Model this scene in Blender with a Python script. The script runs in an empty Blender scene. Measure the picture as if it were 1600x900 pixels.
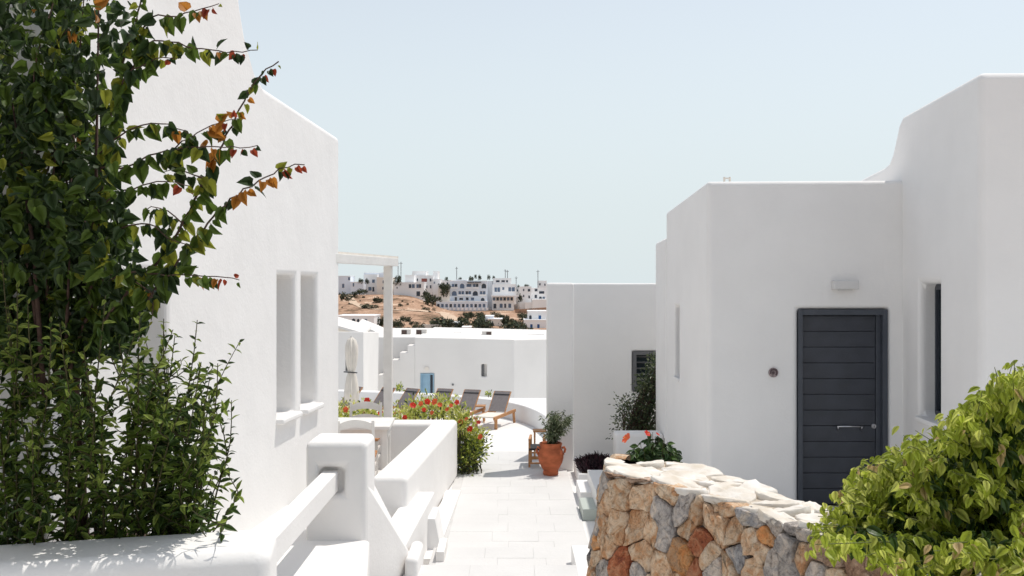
import bpy, bmesh, math, random
import numpy as np
from mathutils import Vector, Matrix, noise

random.seed(7)
rng = np.random.default_rng(11)
SC = bpy.context.scene
COL = SC.collection
R = math.radians

# ------------------------------------------------------------------ camera, sky, sun
F, HY, CZ = 1600.0, 445.0, 2.4          # focal length in photo pixels, horizon row, eye height
cam_d = bpy.data.cameras.new("camera")
cam = bpy.data.objects.new("camera", cam_d)
COL.objects.link(cam)
cam.location = (0, 0, CZ)
cam.rotation_euler = (R(90), 0, 0)
cam_d.sensor_width = 36.0
cam_d.lens = 36.0
cam_d.shift_y = -5.0 / 1600.0
cam_d.clip_start = 0.05
cam_d.clip_end = 6000
cam_d.dof.use_dof = True
cam_d.dof.focus_distance = 8.0
cam_d.dof.aperture_fstop = 9.0
SC.camera = cam

SUN_EL, SUN_AZ = 68.0, 57.0              # azimuth clockwise from +Y
world = bpy.data.worlds.new("World")
SC.world = world
world.use_nodes = True
wn = world.node_tree
sky = wn.nodes.new("ShaderNodeTexSky")
sky.sky_type = 'NISHITA'
sky.sun_disc = False
sky.sun_elevation = R(SUN_EL)
sky.sun_rotation = R(SUN_AZ)
sky.air_density = 1.0
sky.dust_density = 0.6
sky.ozone_density = 1.0
bg = wn.nodes["Background"]
bg.inputs[1].default_value = 0.13
# summer haze: the clear-sky colour pales towards the horizon all the way round
hs_ = wn.nodes.new("ShaderNodeHueSaturation")
hs_.inputs["Saturation"].default_value = 0.45
wn.links.new(sky.outputs[0], hs_.inputs["Color"])
tc_ = wn.nodes.new("ShaderNodeTexCoord")
sx_ = wn.nodes.new("ShaderNodeSeparateXYZ")
wn.links.new(tc_.outputs["Generated"], sx_.inputs[0])
mr_ = wn.nodes.new("ShaderNodeMapRange")
mr_.interpolation_type = 'SMOOTHSTEP'
mr_.inputs[1].default_value = -0.05
mr_.inputs[2].default_value = 0.5
mr_.inputs[3].default_value = 1.0
mr_.inputs[4].default_value = 0.12
wn.links.new(sx_.outputs[2], mr_.inputs[0])
mx_ = wn.nodes.new("ShaderNodeMixRGB")
mx_.inputs[2].default_value = (4.35, 4.85, 4.98, 1)
wn.links.new(mr_.outputs[0], mx_.inputs[0])
wn.links.new(hs_.outputs[0], mx_.inputs[1])
wn.links.new(mx_.outputs[0], bg.inputs[0])

sun_d = bpy.data.lights.new("sun", 'SUN')
sun = bpy.data.objects.new("sun", sun_d)
COL.objects.link(sun)
sun_d.energy = 2.5
sun_d.angle = R(0.5)
sun_d.color = (1.0, 0.95, 0.87)
_a, _e = R(SUN_AZ), R(SUN_EL)
to_sun = Vector((math.sin(_a) * math.cos(_e), math.cos(_a) * math.cos(_e), math.sin(_e)))
sun.rotation_euler = to_sun.to_track_quat('Z', 'Y').to_euler()
sun.location = (6, 6, 20)

SC.view_settings.view_transform = 'Standard'
SC.view_settings.look = 'None'
SC.view_settings.gamma = 1.0
SC.view_settings.exposure = 0.34
SC.render.engine = 'CYCLES'
SC.cycles.diffuse_bounces = 12
SC.cycles.max_bounces = 14
SC.cycles.transmission_bounces = 6


# ------------------------------------------------------------------ helpers
def P(px, py, d):
    return Vector(((px - 800) * d / F, d, CZ - (py - HY) * d / F))


def PX(px, d):
    return (px - 800) * d / F


def PZ(py, d):
    return CZ - (py - HY) * d / F


def mat(name, col, rough=0.8, var=0.0, scale=4.0, bump=0.0, bscale=40.0, metallic=0.0, transl=0.0,
        spec=0.3, col2=None, bump2=0.0, stretch=None, detail=4.0):
    m = bpy.data.materials.new(name)
    m.use_nodes = True
    nt = m.node_tree
    n, l = nt.nodes, nt.links
    b = n["Principled BSDF"]
    out = n["Material Output"]
    b.inputs["Roughness"].default_value = rough
    b.inputs["Metallic"].default_value = metallic
    b.inputs["Specular IOR Level"].default_value = spec
    c4 = (*col, 1)
    b.inputs["Base Color"].default_value = c4
    geo = n.new("ShaderNodeNewGeometry")
    vec = geo.outputs["Position"]
    if stretch:
        mp = n.new("ShaderNodeMapping")
        mp.inputs["Scale"].default_value = stretch
        l.new(vec, mp.inputs[0])
        vec = mp.outputs[0]
    csock = None
    if var > 0 or col2:
        tx = n.new("ShaderNodeTexNoise")
        tx.inputs["Scale"].default_value = scale
        tx.inputs["Detail"].default_value = detail
        l.new(vec, tx.inputs["Vector"])
        rp = n.new("ShaderNodeValToRGB")
        rp.color_ramp.elements[0].position = 0.32
        rp.color_ramp.elements[1].position = 0.68
        if col2:
            a, z = col, col2
        else:
            a = tuple(c * (1 - var) for c in col)
            z = tuple(min(1, c * (1 + var)) for c in col)
        rp.color_ramp.elements[0].color = (*a, 1)
        rp.color_ramp.elements[1].color = (*z, 1)
        l.new(tx.outputs["Fac"], rp.inputs[0])
        l.new(rp.outputs[0], b.inputs["Base Color"])
        csock = rp.outputs[0]
    if bump > 0 or bump2 > 0:
        last = None
        for st, sc_, dist in ((bump, bscale, 0.01), (bump2, bscale * 0.08, 0.08)):
            if st <= 0:
                continue
            t2 = n.new("ShaderNodeTexNoise")
            t2.inputs["Scale"].default_value = sc_
            t2.inputs["Detail"].default_value = 5
            l.new(vec, t2.inputs["Vector"])
            bp = n.new("ShaderNodeBump")
            bp.inputs["Strength"].default_value = st
            bp.inputs["Distance"].default_value = dist
            l.new(t2.outputs["Fac"], bp.inputs["Height"])
            if last:
                l.new(last, bp.inputs["Normal"])
            last = bp.outputs[0]
        l.new(last, b.inputs["Normal"])
    if transl > 0:
        tr = n.new("ShaderNodeBsdfTranslucent")
        if csock:
            l.new(csock, tr.inputs[0])
        else:
            tr.inputs[0].default_value = c4
        mx = n.new("ShaderNodeMixShader")
        mx.inputs[0].default_value = transl
        l.new(b.outputs[0], mx.inputs[1])
        l.new(tr.outputs[0], mx.inputs[2])
        l.new(mx.outputs[0], out.inputs[0])
    return m


class MB:
    def __init__(s):
        s.v, s.f, s.m = [], [], []

    def add(s, vs, fs, mi=0):
        o = len(s.v)
        s.v += [tuple(v) for v in vs]
        s.f += [tuple(i + o for i in f) for f in fs]
        s.m += [mi] * len(fs)
        return s

    def hexa(s, b, t, mi=0):
        n = len(b)
        fs = [tuple(range(n))[::-1], tuple(range(n, 2 * n))]
        fs += [(i, (i + 1) % n, n + (i + 1) % n, n + i) for i in range(n)]
        return s.add(list(b) + list(t), fs, mi)

    def box(s, x0, x1, y0, y1, z0, z1, mi=0):
        q = [(x0, y0), (x1, y0), (x1, y1), (x0, y1)]
        return s.prism(q, z0, z1, mi)

    def prism(s, poly, z0, z1, mi=0):
        zt = z1 if isinstance(z1, (list, tuple)) else [z1] * len(poly)
        return s.hexa([(x, y, z0) for x, y in poly], [(x, y, z) for (x, y), z in zip(poly, zt)], mi)

    def obox(s, c, size, rz=0.0, rx=0.0, mi=0):
        M = Matrix.Rotation(rz, 3, 'Z') @ Matrix.Rotation(rx, 3, 'X')
        c = Vector(c)
        h = [k / 2 for k in size]
        q = [(-1, -1), (1, -1), (1, 1), (-1, 1)]
        b = [c + M @ Vector((a * h[0], e * h[1], -h[2])) for a, e in q]
        t = [c + M @ Vector((a * h[0], e * h[1], h[2])) for a, e in q]
        return s.hexa(b, t, mi)

    def bar(s, a, b, w, h, mi=0, up=Vector((0, 0, 1))):
        a, b = Vector(a), Vector(b)
        d = (b - a).normalized()
        u = up if abs(d.dot(up)) < 0.98 else Vector((1, 0, 0))
        x = d.cross(u).normalized() * w / 2
        y = x.cross(d).normalized() * h / 2
        q = [-x - y, x - y, x + y, -x + y]
        return s.hexa([a + k for k in q], [b + k for k in q], mi)

    def tube(s, pts, rad, n=6, mi=0):
        pts = [Vector(p) for p in pts]
        if not isinstance(rad, (list, tuple)):
            rad = [rad] * len(pts)
        rings = []
        for i, p in enumerate(pts):
            d = (pts[min(i + 1, len(pts) - 1)] - pts[max(i - 1, 0)])
            if d.length < 1e-9:
                d = Vector((0, 0, 1))
            d.normalize()
            u = Vector((0, 0, 1)) if abs(d.z) < 0.9 else Vector((1, 0, 0))
            x = d.cross(u).normalized()
            y = d.cross(x).normalized()
            rings.append([p + (x * math.cos(2 * math.pi * k / n) + y * math.sin(2 * math.pi * k / n)) * rad[i] for k in range(n)])
        vs = [v for r in rings for v in r]
        fs = []
        for i in range(len(pts) - 1):
            for k in range(n):
                fs.append((i * n + k, i * n + (k + 1) % n, (i + 1) * n + (k + 1) % n, (i + 1) * n + k))
        fs.append(tuple(range(n)))
        fs.append(tuple(range((len(pts) - 1) * n, len(pts) * n))[::-1])
        return s.add(vs, fs, mi)

    def lathe(s, prof, c, n=24, mi=0, fn=None):
        c = Vector(c)
        vs, fs = [], []
        for r, z in prof:
            for k in range(n):
                a = 2 * math.pi * k / n
                rr = r * (fn(a, z) if fn else 1)
                vs.append(c + Vector((rr * math.cos(a), rr * math.sin(a), z)))
        for i in range(len(prof) - 1):
            for k in range(n):
                fs.append((i * n + k, i * n + (k + 1) % n, (i + 1) * n + (k + 1) % n, (i + 1) * n + k))
        fs.append(tuple(range(n))[::-1])
        fs.append(tuple(range((len(prof) - 1) * n, len(prof) * n)))
        return s.add(vs, fs, mi)

    def build(s, name, mats, parent=None, bevel=0.0, seg=3, smooth=False, fix=True):
        me = bpy.data.meshes.new(name)
        me.from_pydata(s.v, [], s.f)
        if not isinstance(mats, (list, tuple)):
            mats = [mats]
        for m in mats:
            me.materials.append(m)
        me.polygons.foreach_set("material_index", s.m)
        if fix:
            bm = bmesh.new()
            bm.from_mesh(me)
            bmesh.ops.recalc_face_normals(bm, faces=bm.faces)
            bm.to_mesh(me)
            bm.free()
        if smooth or bevel > 0:
            me.shade_smooth()
        o = bpy.data.objects.new(name, me)
        COL.objects.link(o)
        if bevel > 0:
            bv = o.modifiers.new("bevel", 'BEVEL')
            bv.width = bevel
            bv.segments = seg
            bv.limit_method = 'ANGLE'
            bv.angle_limit = R(35)
            wnm = o.modifiers.new("wn", 'WEIGHTED_NORMAL')
            wnm.keep_sharp = True
        if parent is not None:
            attach(o, parent)
        return o


def world_of(o):
    M = o.matrix_basis.copy()
    if o.parent:
        M = world_of(o.parent) @ o.matrix_parent_inverse @ M
    return M


def attach(o, parent):
    o.parent = parent
    o.matrix_parent_inverse = world_of(parent).inverted()


def cut(o, cutters):
    """carve boxes out of a mesh object and keep only the result"""
    for c in cutters:
        co = c.build("cutter", [])
        md = o.modifiers.new("cut", 'BOOLEAN')
        md.operation = 'DIFFERENCE'
        md.solver = 'EXACT'
        md.object = co
        o.modifiers.move(len(o.modifiers) - 1, 0)
        keep = [(m.name, m.show_viewport) for m in o.modifiers]
        for m in o.modifiers:
            m.show_viewport = (m.name == md.name)
        dg = bpy.context.evaluated_depsgraph_get()
        dg.update()
        me = bpy.data.meshes.new_from_object(o.evaluated_get(dg))
        old = o.data
        o.data = me
        me.name = old.name
        for nm, sv in keep:
            o.modifiers[nm].show_viewport = sv
        o.modifiers.remove(o.modifiers[md.name])
        bpy.data.objects.remove(co, do_unlink=True)
    return o


def tag(o, label=None, cat=None, group=None, kind=None):
    if label:
        o["label"] = label
    if cat:
        o["category"] = cat
    if group:
        o["group"] = group
    if kind:
        o["kind"] = kind
    return o


def thing(name, label, cat, loc=(0, 0, 0), group=None):
    o = bpy.data.objects.new(name, None)
    o.empty_display_size = 0.1
    o.location = loc
    COL.objects.link(o)
    return tag(o, label, cat, group)


def kids(o):
    return [c for c in SC.objects if c.parent == o]


def copy_tree(o, parent=None):
    c = o.copy()
    COL.objects.link(c)
    if parent is not None:
        c.parent = parent
    for ch in kids(o):
        copy_tree(ch, c)
    return c


# ------------------------------------------------------------------ materials
M = {}
M['plaster'] = mat('white_plaster', (0.83, 0.815, 0.80), 0.9, 0.02, 1.7, 0.22, 38, bump2=0.13, spec=0.1, detail=8)
M['plaster2'] = mat('white_plaster_warm', (0.78, 0.755, 0.725), 0.9, 0.03, 0.7, 0.2, 30, spec=0.1)
M['farwhite'] = mat('whitewash_far', (0.87, 0.865, 0.86), 0.9, 0.05, 0.15, spec=0.1)
M['farcream'] = mat('whitewash_cream', (0.77, 0.72, 0.65), 0.9, 0.05, 0.15, spec=0.1)
M['farshade'] = mat('whitewash_blue_shade', (0.74, 0.79, 0.86), 0.9, 0.06, 0.15, spec=0.1)  # white walls with the bluish tint of shade put into the colour
M['paving'] = mat('white_paving', (0.65, 0.64, 0.63), 0.75, 0.03, 2.0, 0.25, 25, spec=0.2)
M['joint'] = mat('paving_joint', (0.58, 0.57, 0.56), 0.9, 0.05, 4)
M['floor'] = mat('terrace_paint', (0.75, 0.74, 0.725), 0.8, 0.03, 1.2, 0.2, 20)
M['whitewood'] = mat('white_painted_wood', (0.76, 0.74, 0.71), 0.5, 0.05, 6, 0.15, 60)
M['cream'] = mat('cream_canvas', (0.74, 0.69, 0.62), 0.9, 0.05, 8, 0.2, 60)
M['rush'] = mat('woven_rush', (0.42, 0.20, 0.09), 0.8, 0.35, 60, 0.5, 120)
M['teak'] = mat('teak', (0.46, 0.23, 0.10), 0.6, 0.25, 12, 0.2, 60, stretch=(1, 1, 6))
M['sling'] = mat('grey_sling', (0.20, 0.18, 0.18), 0.8, 0.1, 20)
M['sling_dark'] = mat('dark_sling', (0.035, 0.035, 0.04), 0.8)
M['doorpaint'] = mat('charcoal_door', (0.044, 0.049, 0.062), 0.42, 0.12, 5, 0.12, 70, spec=0.4)
M['frame'] = mat('charcoal_frame', (0.058, 0.066, 0.082), 0.42, 0.1, 5, spec=0.4)
M['greyframe'] = mat('grey_frame', (0.14, 0.14, 0.145), 0.5, 0.08, 6)
M['glass'] = mat('window_glass', (0.02, 0.028, 0.035), 0.06, spec=0.6)
M['chrome'] = mat('brushed_metal', (0.55, 0.55, 0.57), 0.3, metallic=1.0)
M['darkmetal'] = mat('dark_metal', (0.06, 0.06, 0.065), 0.4, metallic=0.7)
M['lampwhite'] = mat('lamp_ceramic', (0.66, 0.65, 0.64), 0.5)
M['plaque'] = mat('plaque_clay', (0.30, 0.24, 0.24), 0.6, 0.4, 60, 0.4, 120)
M['plaque_dark'] = mat('plaque_glaze', (0.09, 0.06, 0.065), 0.4)
M['terracotta'] = mat('terracotta', (0.42, 0.115, 0.048), 0.75, 0.22, 9, 0.25, 50, bump2=0.1, stretch=(1, 1, 2.2))
M['soil'] = mat('soil', (0.05, 0.03, 0.022), 0.95, 0.3, 40, 0.6, 60)
M['bluedoor'] = mat('pale_blue_paint', (0.30, 0.46, 0.58), 0.6, 0.06, 4)
M['ac'] = mat('ac_case', (0.62, 0.59, 0.55), 0.6)
M['grille'] = mat('ac_grille', (0.10, 0.07, 0.06), 0.7)
M['mat'] = mat('door_mat', (0.035, 0.037, 0.045), 0.95, 0.3, 60)
M['bluewin'] = mat('blue_shutter', (0.02, 0.10, 0.28), 0.6)
M['darkpane'] = mat('dark_pane', (0.03, 0.045, 0.07), 0.2, spec=0.5)
M['bluepane'] = mat('bluish_pane', (0.12, 0.17, 0.25), 0.4)
M['redtrim'] = mat('red_wood', (0.30, 0.10, 0.08), 0.7)
M['mast'] = mat('mast_metal', (0.14, 0.14, 0.15), 0.5)
M['bark'] = mat('bark', (0.075, 0.045, 0.035), 0.85, 0.3, 25, 0.4, 60)
M['twig'] = mat('green_twig', (0.060, 0.055, 0.022), 0.7, 0.2, 20)
M['freshtwig'] = mat('fresh_twig', (0.13, 0.15, 0.04), 0.6, 0.2, 20)
M['mortar'] = mat('mortar', (0.135, 0.105, 0.085), 0.95, 0.4, 14, 0.6, 40)
M['palemortar'] = mat('whitewashed_mortar', (0.50, 0.43, 0.35), 0.95, 0.12, 12, 0.4, 40)
M['boxgrey'] = mat('greenish_box', (0.46, 0.50, 0.46), 0.6, 0.05, 8)


def stone_mat(name, c1, c2, c3, seed):
    m = bpy.data.materials.new(name)
    m.use_nodes = True
    nt = m.node_tree
    n, l = nt.nodes, nt.links
    b = n["Principled BSDF"]
    b.inputs["Roughness"].default_value = 0.85
    b.inputs["Specular IOR Level"].default_value = 0.2
    geo = n.new("ShaderNodeNewGeometry")
    oi = n.new("ShaderNodeObjectInfo")
    off = n.new("ShaderNodeVectorMath")
    off.operation = 'SCALE'
    off.inputs[0].default_value = (37.0, 11.0, 23.0)
    l.new(oi.outputs["Random"], off.inputs["Scale"])
    ad = n.new("ShaderNodeVectorMath")
    ad.operation = 'ADD'
    l.new(geo.outputs["Position"], ad.inputs[0])
    l.new(off.outputs[0], ad.inputs[1])
    t = n.new("ShaderNodeTexNoise")
    t.inputs["Scale"].default_value = 7
    t.inputs["Detail"].default_value = 8
    t.inputs["Roughness"].default_value = 0.65
    t.inputs["Distortion"].default_value = 1.2
    l.new(ad.outputs[0], t.inputs["Vector"])
    rp = n.new("ShaderNodeValToRGB")
    e = rp.color_ramp.elements
    e[0].position, e[0].color = 0.38, (*c1, 1)
    e[1].position, e[1].color = 0.50, (*c2, 1)
    x = e.new(0.62)
    x.color = (*c3, 1)
    l.new(t.outputs["Fac"], rp.inputs[0])
    hs = n.new("ShaderNodeHueSaturation")
    mr = n.new("ShaderNodeMapRange")
    mr.inputs[3].default_value = 1.15
    mr.inputs[4].default_value = 1.6
    l.new(oi.outputs["Random"], mr.inputs[0])
    l.new(mr.outputs[0], hs.inputs["Value"])
    # dark cracks and fine veins
    v = n.new("ShaderNodeTexNoise")
    v.inputs["Scale"].default_value = 20
    v.inputs["Detail"].default_value = 6
    v.inputs["Distortion"].default_value = 2.0
    l.new(ad.outputs[0], v.inputs["Vector"])
    r2 = n.new("ShaderNodeValToRGB")
    r2.color_ramp.elements[0].position = 0.34
    r2.color_ramp.elements[0].color = (0.42, 0.38, 0.36, 1)
    r2.color_ramp.elements[1].position = 0.50
    r2.color_ramp.elements[1].color = (1, 1, 1, 1)
    l.new(v.outputs["Fac"], r2.inputs[0])
    mu = n.new("ShaderNodeMixRGB")
    mu.blend_type = 'MULTIPLY'
    mu.inputs[0].default_value = 0.5
    l.new(rp.outputs[0], mu.inputs[1])
    l.new(r2.outputs[0], mu.inputs[2])
    l.new(mu.outputs[0], hs.inputs["Color"])
    l.new(hs.outputs[0], b.inputs["Base Color"])
    bp = n.new("ShaderNodeBump")
    bp.inputs["Strength"].default_value = 0.9
    bp.inputs["Distance"].default_value = 0.035
    ma = n.new("ShaderNodeMath")
    ma.operation = 'ADD'
    l.new(t.outputs["Fac"], ma.inputs[0])
    l.new(v.outputs["Fac"], ma.inputs[1])
    l.new(ma.outputs[0], bp.inputs["Height"])
    l.new(bp.outputs[0], b.inputs["Normal"])
    return m


STONE = {
    't': stone_mat('stone_tan', (0.44, 0.23, 0.115), (0.54, 0.38, 0.25), (0.60, 0.48, 0.36), 1),
    'o': stone_mat('stone_orange', (0.40, 0.25, 0.15), (0.55, 0.27, 0.11), (0.52, 0.19, 0.06), 2),
    'r': stone_mat('stone_rust', (0.20, 0.06, 0.035), (0.34, 0.11, 0.05), (0.42, 0.20, 0.11), 3),
    'g': stone_mat('stone_grey', (0.24, 0.22, 0.21), (0.42, 0.38, 0.35), (0.55, 0.47, 0.40), 4),
    'd': stone_mat('stone_slate', (0.16, 0.155, 0.16), (0.29, 0.28, 0.28), (0.44, 0.38, 0.32), 5),
    'b': stone_mat('stone_brown', (0.20, 0.12, 0.08), (0.34, 0.22, 0.15), (0.44, 0.32, 0.24), 6),
    'w': stone_mat('stone_pale', (0.62, 0.57, 0.51), (0.76, 0.73, 0.68), (0.80, 0.78, 0.75), 7),
}


M['flag'] = mat('pale_flagstone', (0.62, 0.55, 0.46), 0.9, 0, 7, 0.45, 30, bump2=0.15, spec=0.1, col2=(0.80, 0.77, 0.73), detail=8)  # limestone paled further: sunlit brightness of the wall top put into the colour


# ------------------------------------------------------------------ ground, steps and terraces
def terr(x, y):
    d = max(y, 1.0)
    px = 800 + x * F / d
    dl = [30, 60, 150, 200, 260, 320, 360, 420, 520, 900, 3000]
    zl = [-4.5, -4.2, -4.3, -4.5, -3.3, -1.0, -0.2, -0.6, -2.0, -7.0, -20.0]
    zr = [-4.5, -4.3, -4.9, -4.95, -5.5, -6.0, -5.6, -5.0, -5.0, -8.0, -20.0]
    t = min(1, max(0, (px - 625) / 90))
    t = t * t * (3 - 2 * t)
    z = float(np.interp(d, dl, zl)) * (1 - t) + float(np.interp(d, dl, zr)) * t
    if 70 < d < 420:
        z += 0.5 * noise.noise(Vector((x * 0.05, y * 0.05, 3.1))) + 0.25 * noise.noise(Vector((x * 0.16, y * 0.16, 7.7)))
    return z


def ground_mat():
    m = bpy.data.materials.new('dry_hillside')
    m.use_nodes = True
    n, l = m.node_tree.nodes, m.node_tree.links
    b = n["Principled BSDF"]
    b.inputs["Roughness"].default_value = 0.95
    b.inputs["Specular IOR Level"].default_value = 0.05
    geo = n.new("ShaderNodeNewGeometry")
    mp = n.new("ShaderNodeMapping")
    mp.inputs["Scale"].default_value = (1, 0.35, 1)
    l.new(geo.outputs["Position"], mp.inputs[0])
    t = n.new("ShaderNodeTexNoise")
    t.inputs["Scale"].default_value = 0.16
    t.inputs["Detail"].default_value = 10
    t.inputs["Roughness"].default_value = 0.78
    l.new(mp.outputs[0], t.inputs["Vector"])
    rp = n.new("ShaderNodeValToRGB")
    e = rp.color_ramp.elements
    e[0].position, e[0].color = 0.40, (0.15, 0.105, 0.065, 1)
    e[1].position, e[1].color = 0.465, (0.33, 0.20, 0.135, 1)
    k = e.new(0.505)
    k.color = (0.47, 0.31, 0.21, 1)
    k = e.new(0.545)
    k.color = (0.39, 0.23, 0.155, 1)
    k = e.new(0.60)
    k.color = (0.66, 0.50, 0.37, 1)
    l.new(t.outputs["Fac"], rp.inputs[0])
    l.new(rp.outputs[0], b.inputs["Base Color"])
    return m


M['hill'] = ground_mat()
g = MB()
ys = list(np.linspace(30, 420, 79)) + [460, 520, 700, 1000, 1600, 3000]
xs = [-2500, -900, -300, -160] + list(np.linspace(-110, 60, 69)) + [90, 160, 300, 900, 2500]
vv = [(x, y, terr(x, y)) for y in ys for x in xs]
ff = []
for j in range(len(ys) - 1):
    for i in range(len(xs) - 1):
        a = j * len(xs) + i
        ff.append((a, a + 1, a + 1 + len(xs), a + len(xs)))
g.add(vv, ff)
tag(g.build('hillside_ground', M['hill'], smooth=True, fix=False), kind='structure')


def seat(px, py, lo=75, hi=420, fallback=None):
    """distance at which a line of sight meets the slope"""
    d = lo
    while d < hi:
        if terr(PX(px, d), d) >= PZ(py, d):
            return d
        d += 1.0
    return fallback


M['track'] = mat('pale_dirt', (0.58, 0.43, 0.31), 0.95, 0.12, 0.8)
for ti, line in enumerate(([(532, 455), (545, 461), (548, 468), (552, 474), (566, 480), (585, 483.5), (620, 485.5), (660, 487), (700, 488.5)], [(690, 489.5), (700, 494), (706, 500), (712, 504)])):
    pts_ = []
    for a, b_ in line:
        d_ = seat(a, b_)
        if d_:
            pts_.append(Vector((PX(a, d_), d_, 0)))
    fine_ = []
    for q in range(len(pts_) - 1):
        for k in range(6):
            fine_.append(pts_[q].lerp(pts_[q + 1], k / 6))
    g = MB()
    vs, fs = [], []
    for q, p in enumerate(fine_):
        t = (fine_[min(q + 1, len(fine_) - 1)] - fine_[max(q - 1, 0)]).normalized()
        nr = Vector((-t.y, t.x, 0)) * (1.1 if ti == 0 else 1.8)
        for sgn in (-1, 1):
            c = p + nr * sgn
            vs.append((c.x, c.y, terr(c.x, c.y) + .12))
    for q in range(len(fine_) - 1):
        fs.append((2 * q, 2 * q + 1, 2 * q + 3, 2 * q + 2))
    if len(vs) > 4:
        g.add(vs, fs)
        tag(g.build('dirt_track', M['track'], fix=False), kind='structure')
# the ground near and behind the camera, below the terraces
g = MB()
g.add([(-2500, -400, -4.6), (2500, -400, -4.6), (2500, 32, -4.6), (-2500, 32, -4.6)], [(0, 1, 2, 3)])
tag(g.build('lower_ground', M['hill'], fix=False), kind='structure')

# terrace platform under everything (retaining mass) with its painted floor at z = -0.3
g = MB()
g.box(-9, 12, 9.2, 24.6, -4.6, -0.32)
tag(g.build('terrace_floor', M['floor']), kind='structure')
g = MB()
g.box(-9, 12, -3, 9.2, -4.6, -0.35)
tag(g.build('platform_base', M['floor']), kind='structure')

path = thing('path', None, None, (0, 9, -0.3))
path["kind"] = 'structure'
STEPS = [(9.95, 16.6, -0.30), (8.77, 9.95, -0.15), (7.57, 8.77, 0.0), (6.37, 7.57, 0.15), (5.17, 6.37, 0.30),
         (3.97, 5.17, 0.45), (2.77, 3.97, 0.60), (-3.0, 2.77, 0.75)]
for (a, b_, z) in STEPS:
    g = MB()
    x0, x1 = (-0.76, 0.62) if a > 8 else (-0.9, 1.3)
    if a > 9:
        x1 = 0.80
        x0 = -0.80
    g.box(x0, x1, a, b_, -0.34 if z < -0.2 else z - 0.17, z - 0.004)
    g.build('tread_bed', M['joint'], path)
slab_mesh = {}
for (a, b_, z) in STEPS[:4]:
    rows = max(2, round((b_ - a) / 0.42))
    dy = (b_ - a) / rows
    for r_ in range(rows):
        y0 = a + r_ * dy
        x0, x1 = (-0.70, 0.62) if a > 8 else (-0.88, 1.2)
        if a > 9:
            x1 = 0.80
            x0 = -0.68
        n_ = 3 if a > 8 else 4
        cuts = [x0] + [x0 + (x1 - x0) * (k + (0.32 if r_ % 2 else 0.0)) / n_ + random.uniform(-.03, .03) for k in range(1, n_)] + [x1]
        for k in range(n_):
            g = MB()
            e_ = 0.0011
            dz = random.uniform(-0.0012, 0.0012)
            g.box(cuts[k] + e_, cuts[k + 1] - e_, y0 + (e_ if r_ else -0.012), y0 + dy - e_, z - 0.0035, z + dz)
            g.build('paving_slab', M['paving'], path, bevel=0.001, seg=1)

# side court behind the railing, and the patio floor
g = MB()
g.box(-3.6, -1.5, 5.7, 10.3, -0.34, 0.18)
tag(g.build('side_court_floor', M['floor']), kind='structure')
g = MB()
g.box(-4.5, -1.2, 10.3, 14.2, -0.305, -0.13)
tag(g.build('patio_floor', M['floor']), kind='structure')
g = MB()
g.prism([(0.98, 7.6), (1.2, 5.9), (9, 4.0), (9, 11.2), (2.0, 11.2), (1.5, 13.3), (0.98, 13.3)], -0.34, -0.004)
tag(g.build('upper_terrace_floor', M['floor']), kind='structure')

# ------------------------------------------------------------------ left house
hs = thing('house', 'tall smooth white house with two slit windows behind the leafy vine', 'house', (-2.6, 9.5, -0.5))


def lx(d):
    return -3.294 + 0.1 * d


prof = [(12.26, -0.5), (12.26, 4.16), (9.62, 4.256), (9.36, 4.36), (9.17, 4.56), (9.02, 4.85), (8.86, 5.4), (8.6, 6.3), (5.95, 6.5), (5.95, -0.5)]
g = MB()
n_ = len(prof)
A_ = [(lx(d), d, z) for d, z in prof]
B_ = [(lx(d) - 4.2, d, z) for d, z in prof]
g.hexa(A_, B_)
wall = g.build('wall', M['plaster'], hs, bevel=0.05, seg=4)
wins = [(10.0, 10.58), (10.79, 11.36), (6.95, 7.55)]
cs = []
for a, b_ in wins:
    c = MB()
    x0 = lx(a)
    c.prism([(lx(a) - 0.34, a), (lx(a) + 0.4, a), (lx(b_) + 0.4, b_), (lx(b_) - 0.34, b_)], 1.09, 2.5)
    cs.append(c)
cut(wall, cs)
for a, b_ in wins:
    w = MB()
    w.prism([(lx(a) - 0.05, a - 0.03), (lx(a) + 0.072, a - 0.03), (lx(b_) + 0.072, b_ + 0.03), (lx(b_) - 0.05, b_ + 0.03)], 1.035, 1.092)
    w.build('window_sill', M['plaster'], hs, bevel=0.018)
    w = MB()
    xo = lx(a) - 0.30
    ring = [(a + 0.0, 1.10), (b_, 1.10), (b_, 2.49), (a, 2.49)]
    for (ya, za, yb, zb) in ((a + .005, 1.095, b_ - .005, 1.14), (a + .005, 2.45, b_ - .005, 2.495), (a + .005, 1.14, a + .05, 2.45), (b_ - .05, 1.14, b_ - .005, 2.45)):
        w.box(xo - 0.02, xo + 0.03, ya, yb, za, zb)
    fr = w.build('window', M['whitewood'], hs)
    w = MB()
    w.box(xo - 0.004, xo + 0.004, a + .05, b_ - .05, 1.14, 2.45)
    w.build('pane', M['glass'], fr)
# the set-back near part of the house
g = MB()
g.box(-8.0, -3.32, 1.5, 5.97, -0.5, 6.6)
g.build('wing', M['plaster'], hs, bevel=0.05)

# ------------------------------------------------------------------ near white walls on the left
fw = thing('garden_wall', 'low white rounded wall in front of the dark pointed-leaf shrub', 'wall', (-2.2, 5.3, 0.2))
g = MB()
g.prism([(-1.335, 5.84), (-3.6, 5.22), (-3.6, 4.72), (-1.255, 5.30)], -0.2, 1.03)
g.build('wall', M['plaster'], fw, bevel=0.085, seg=5)

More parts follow.
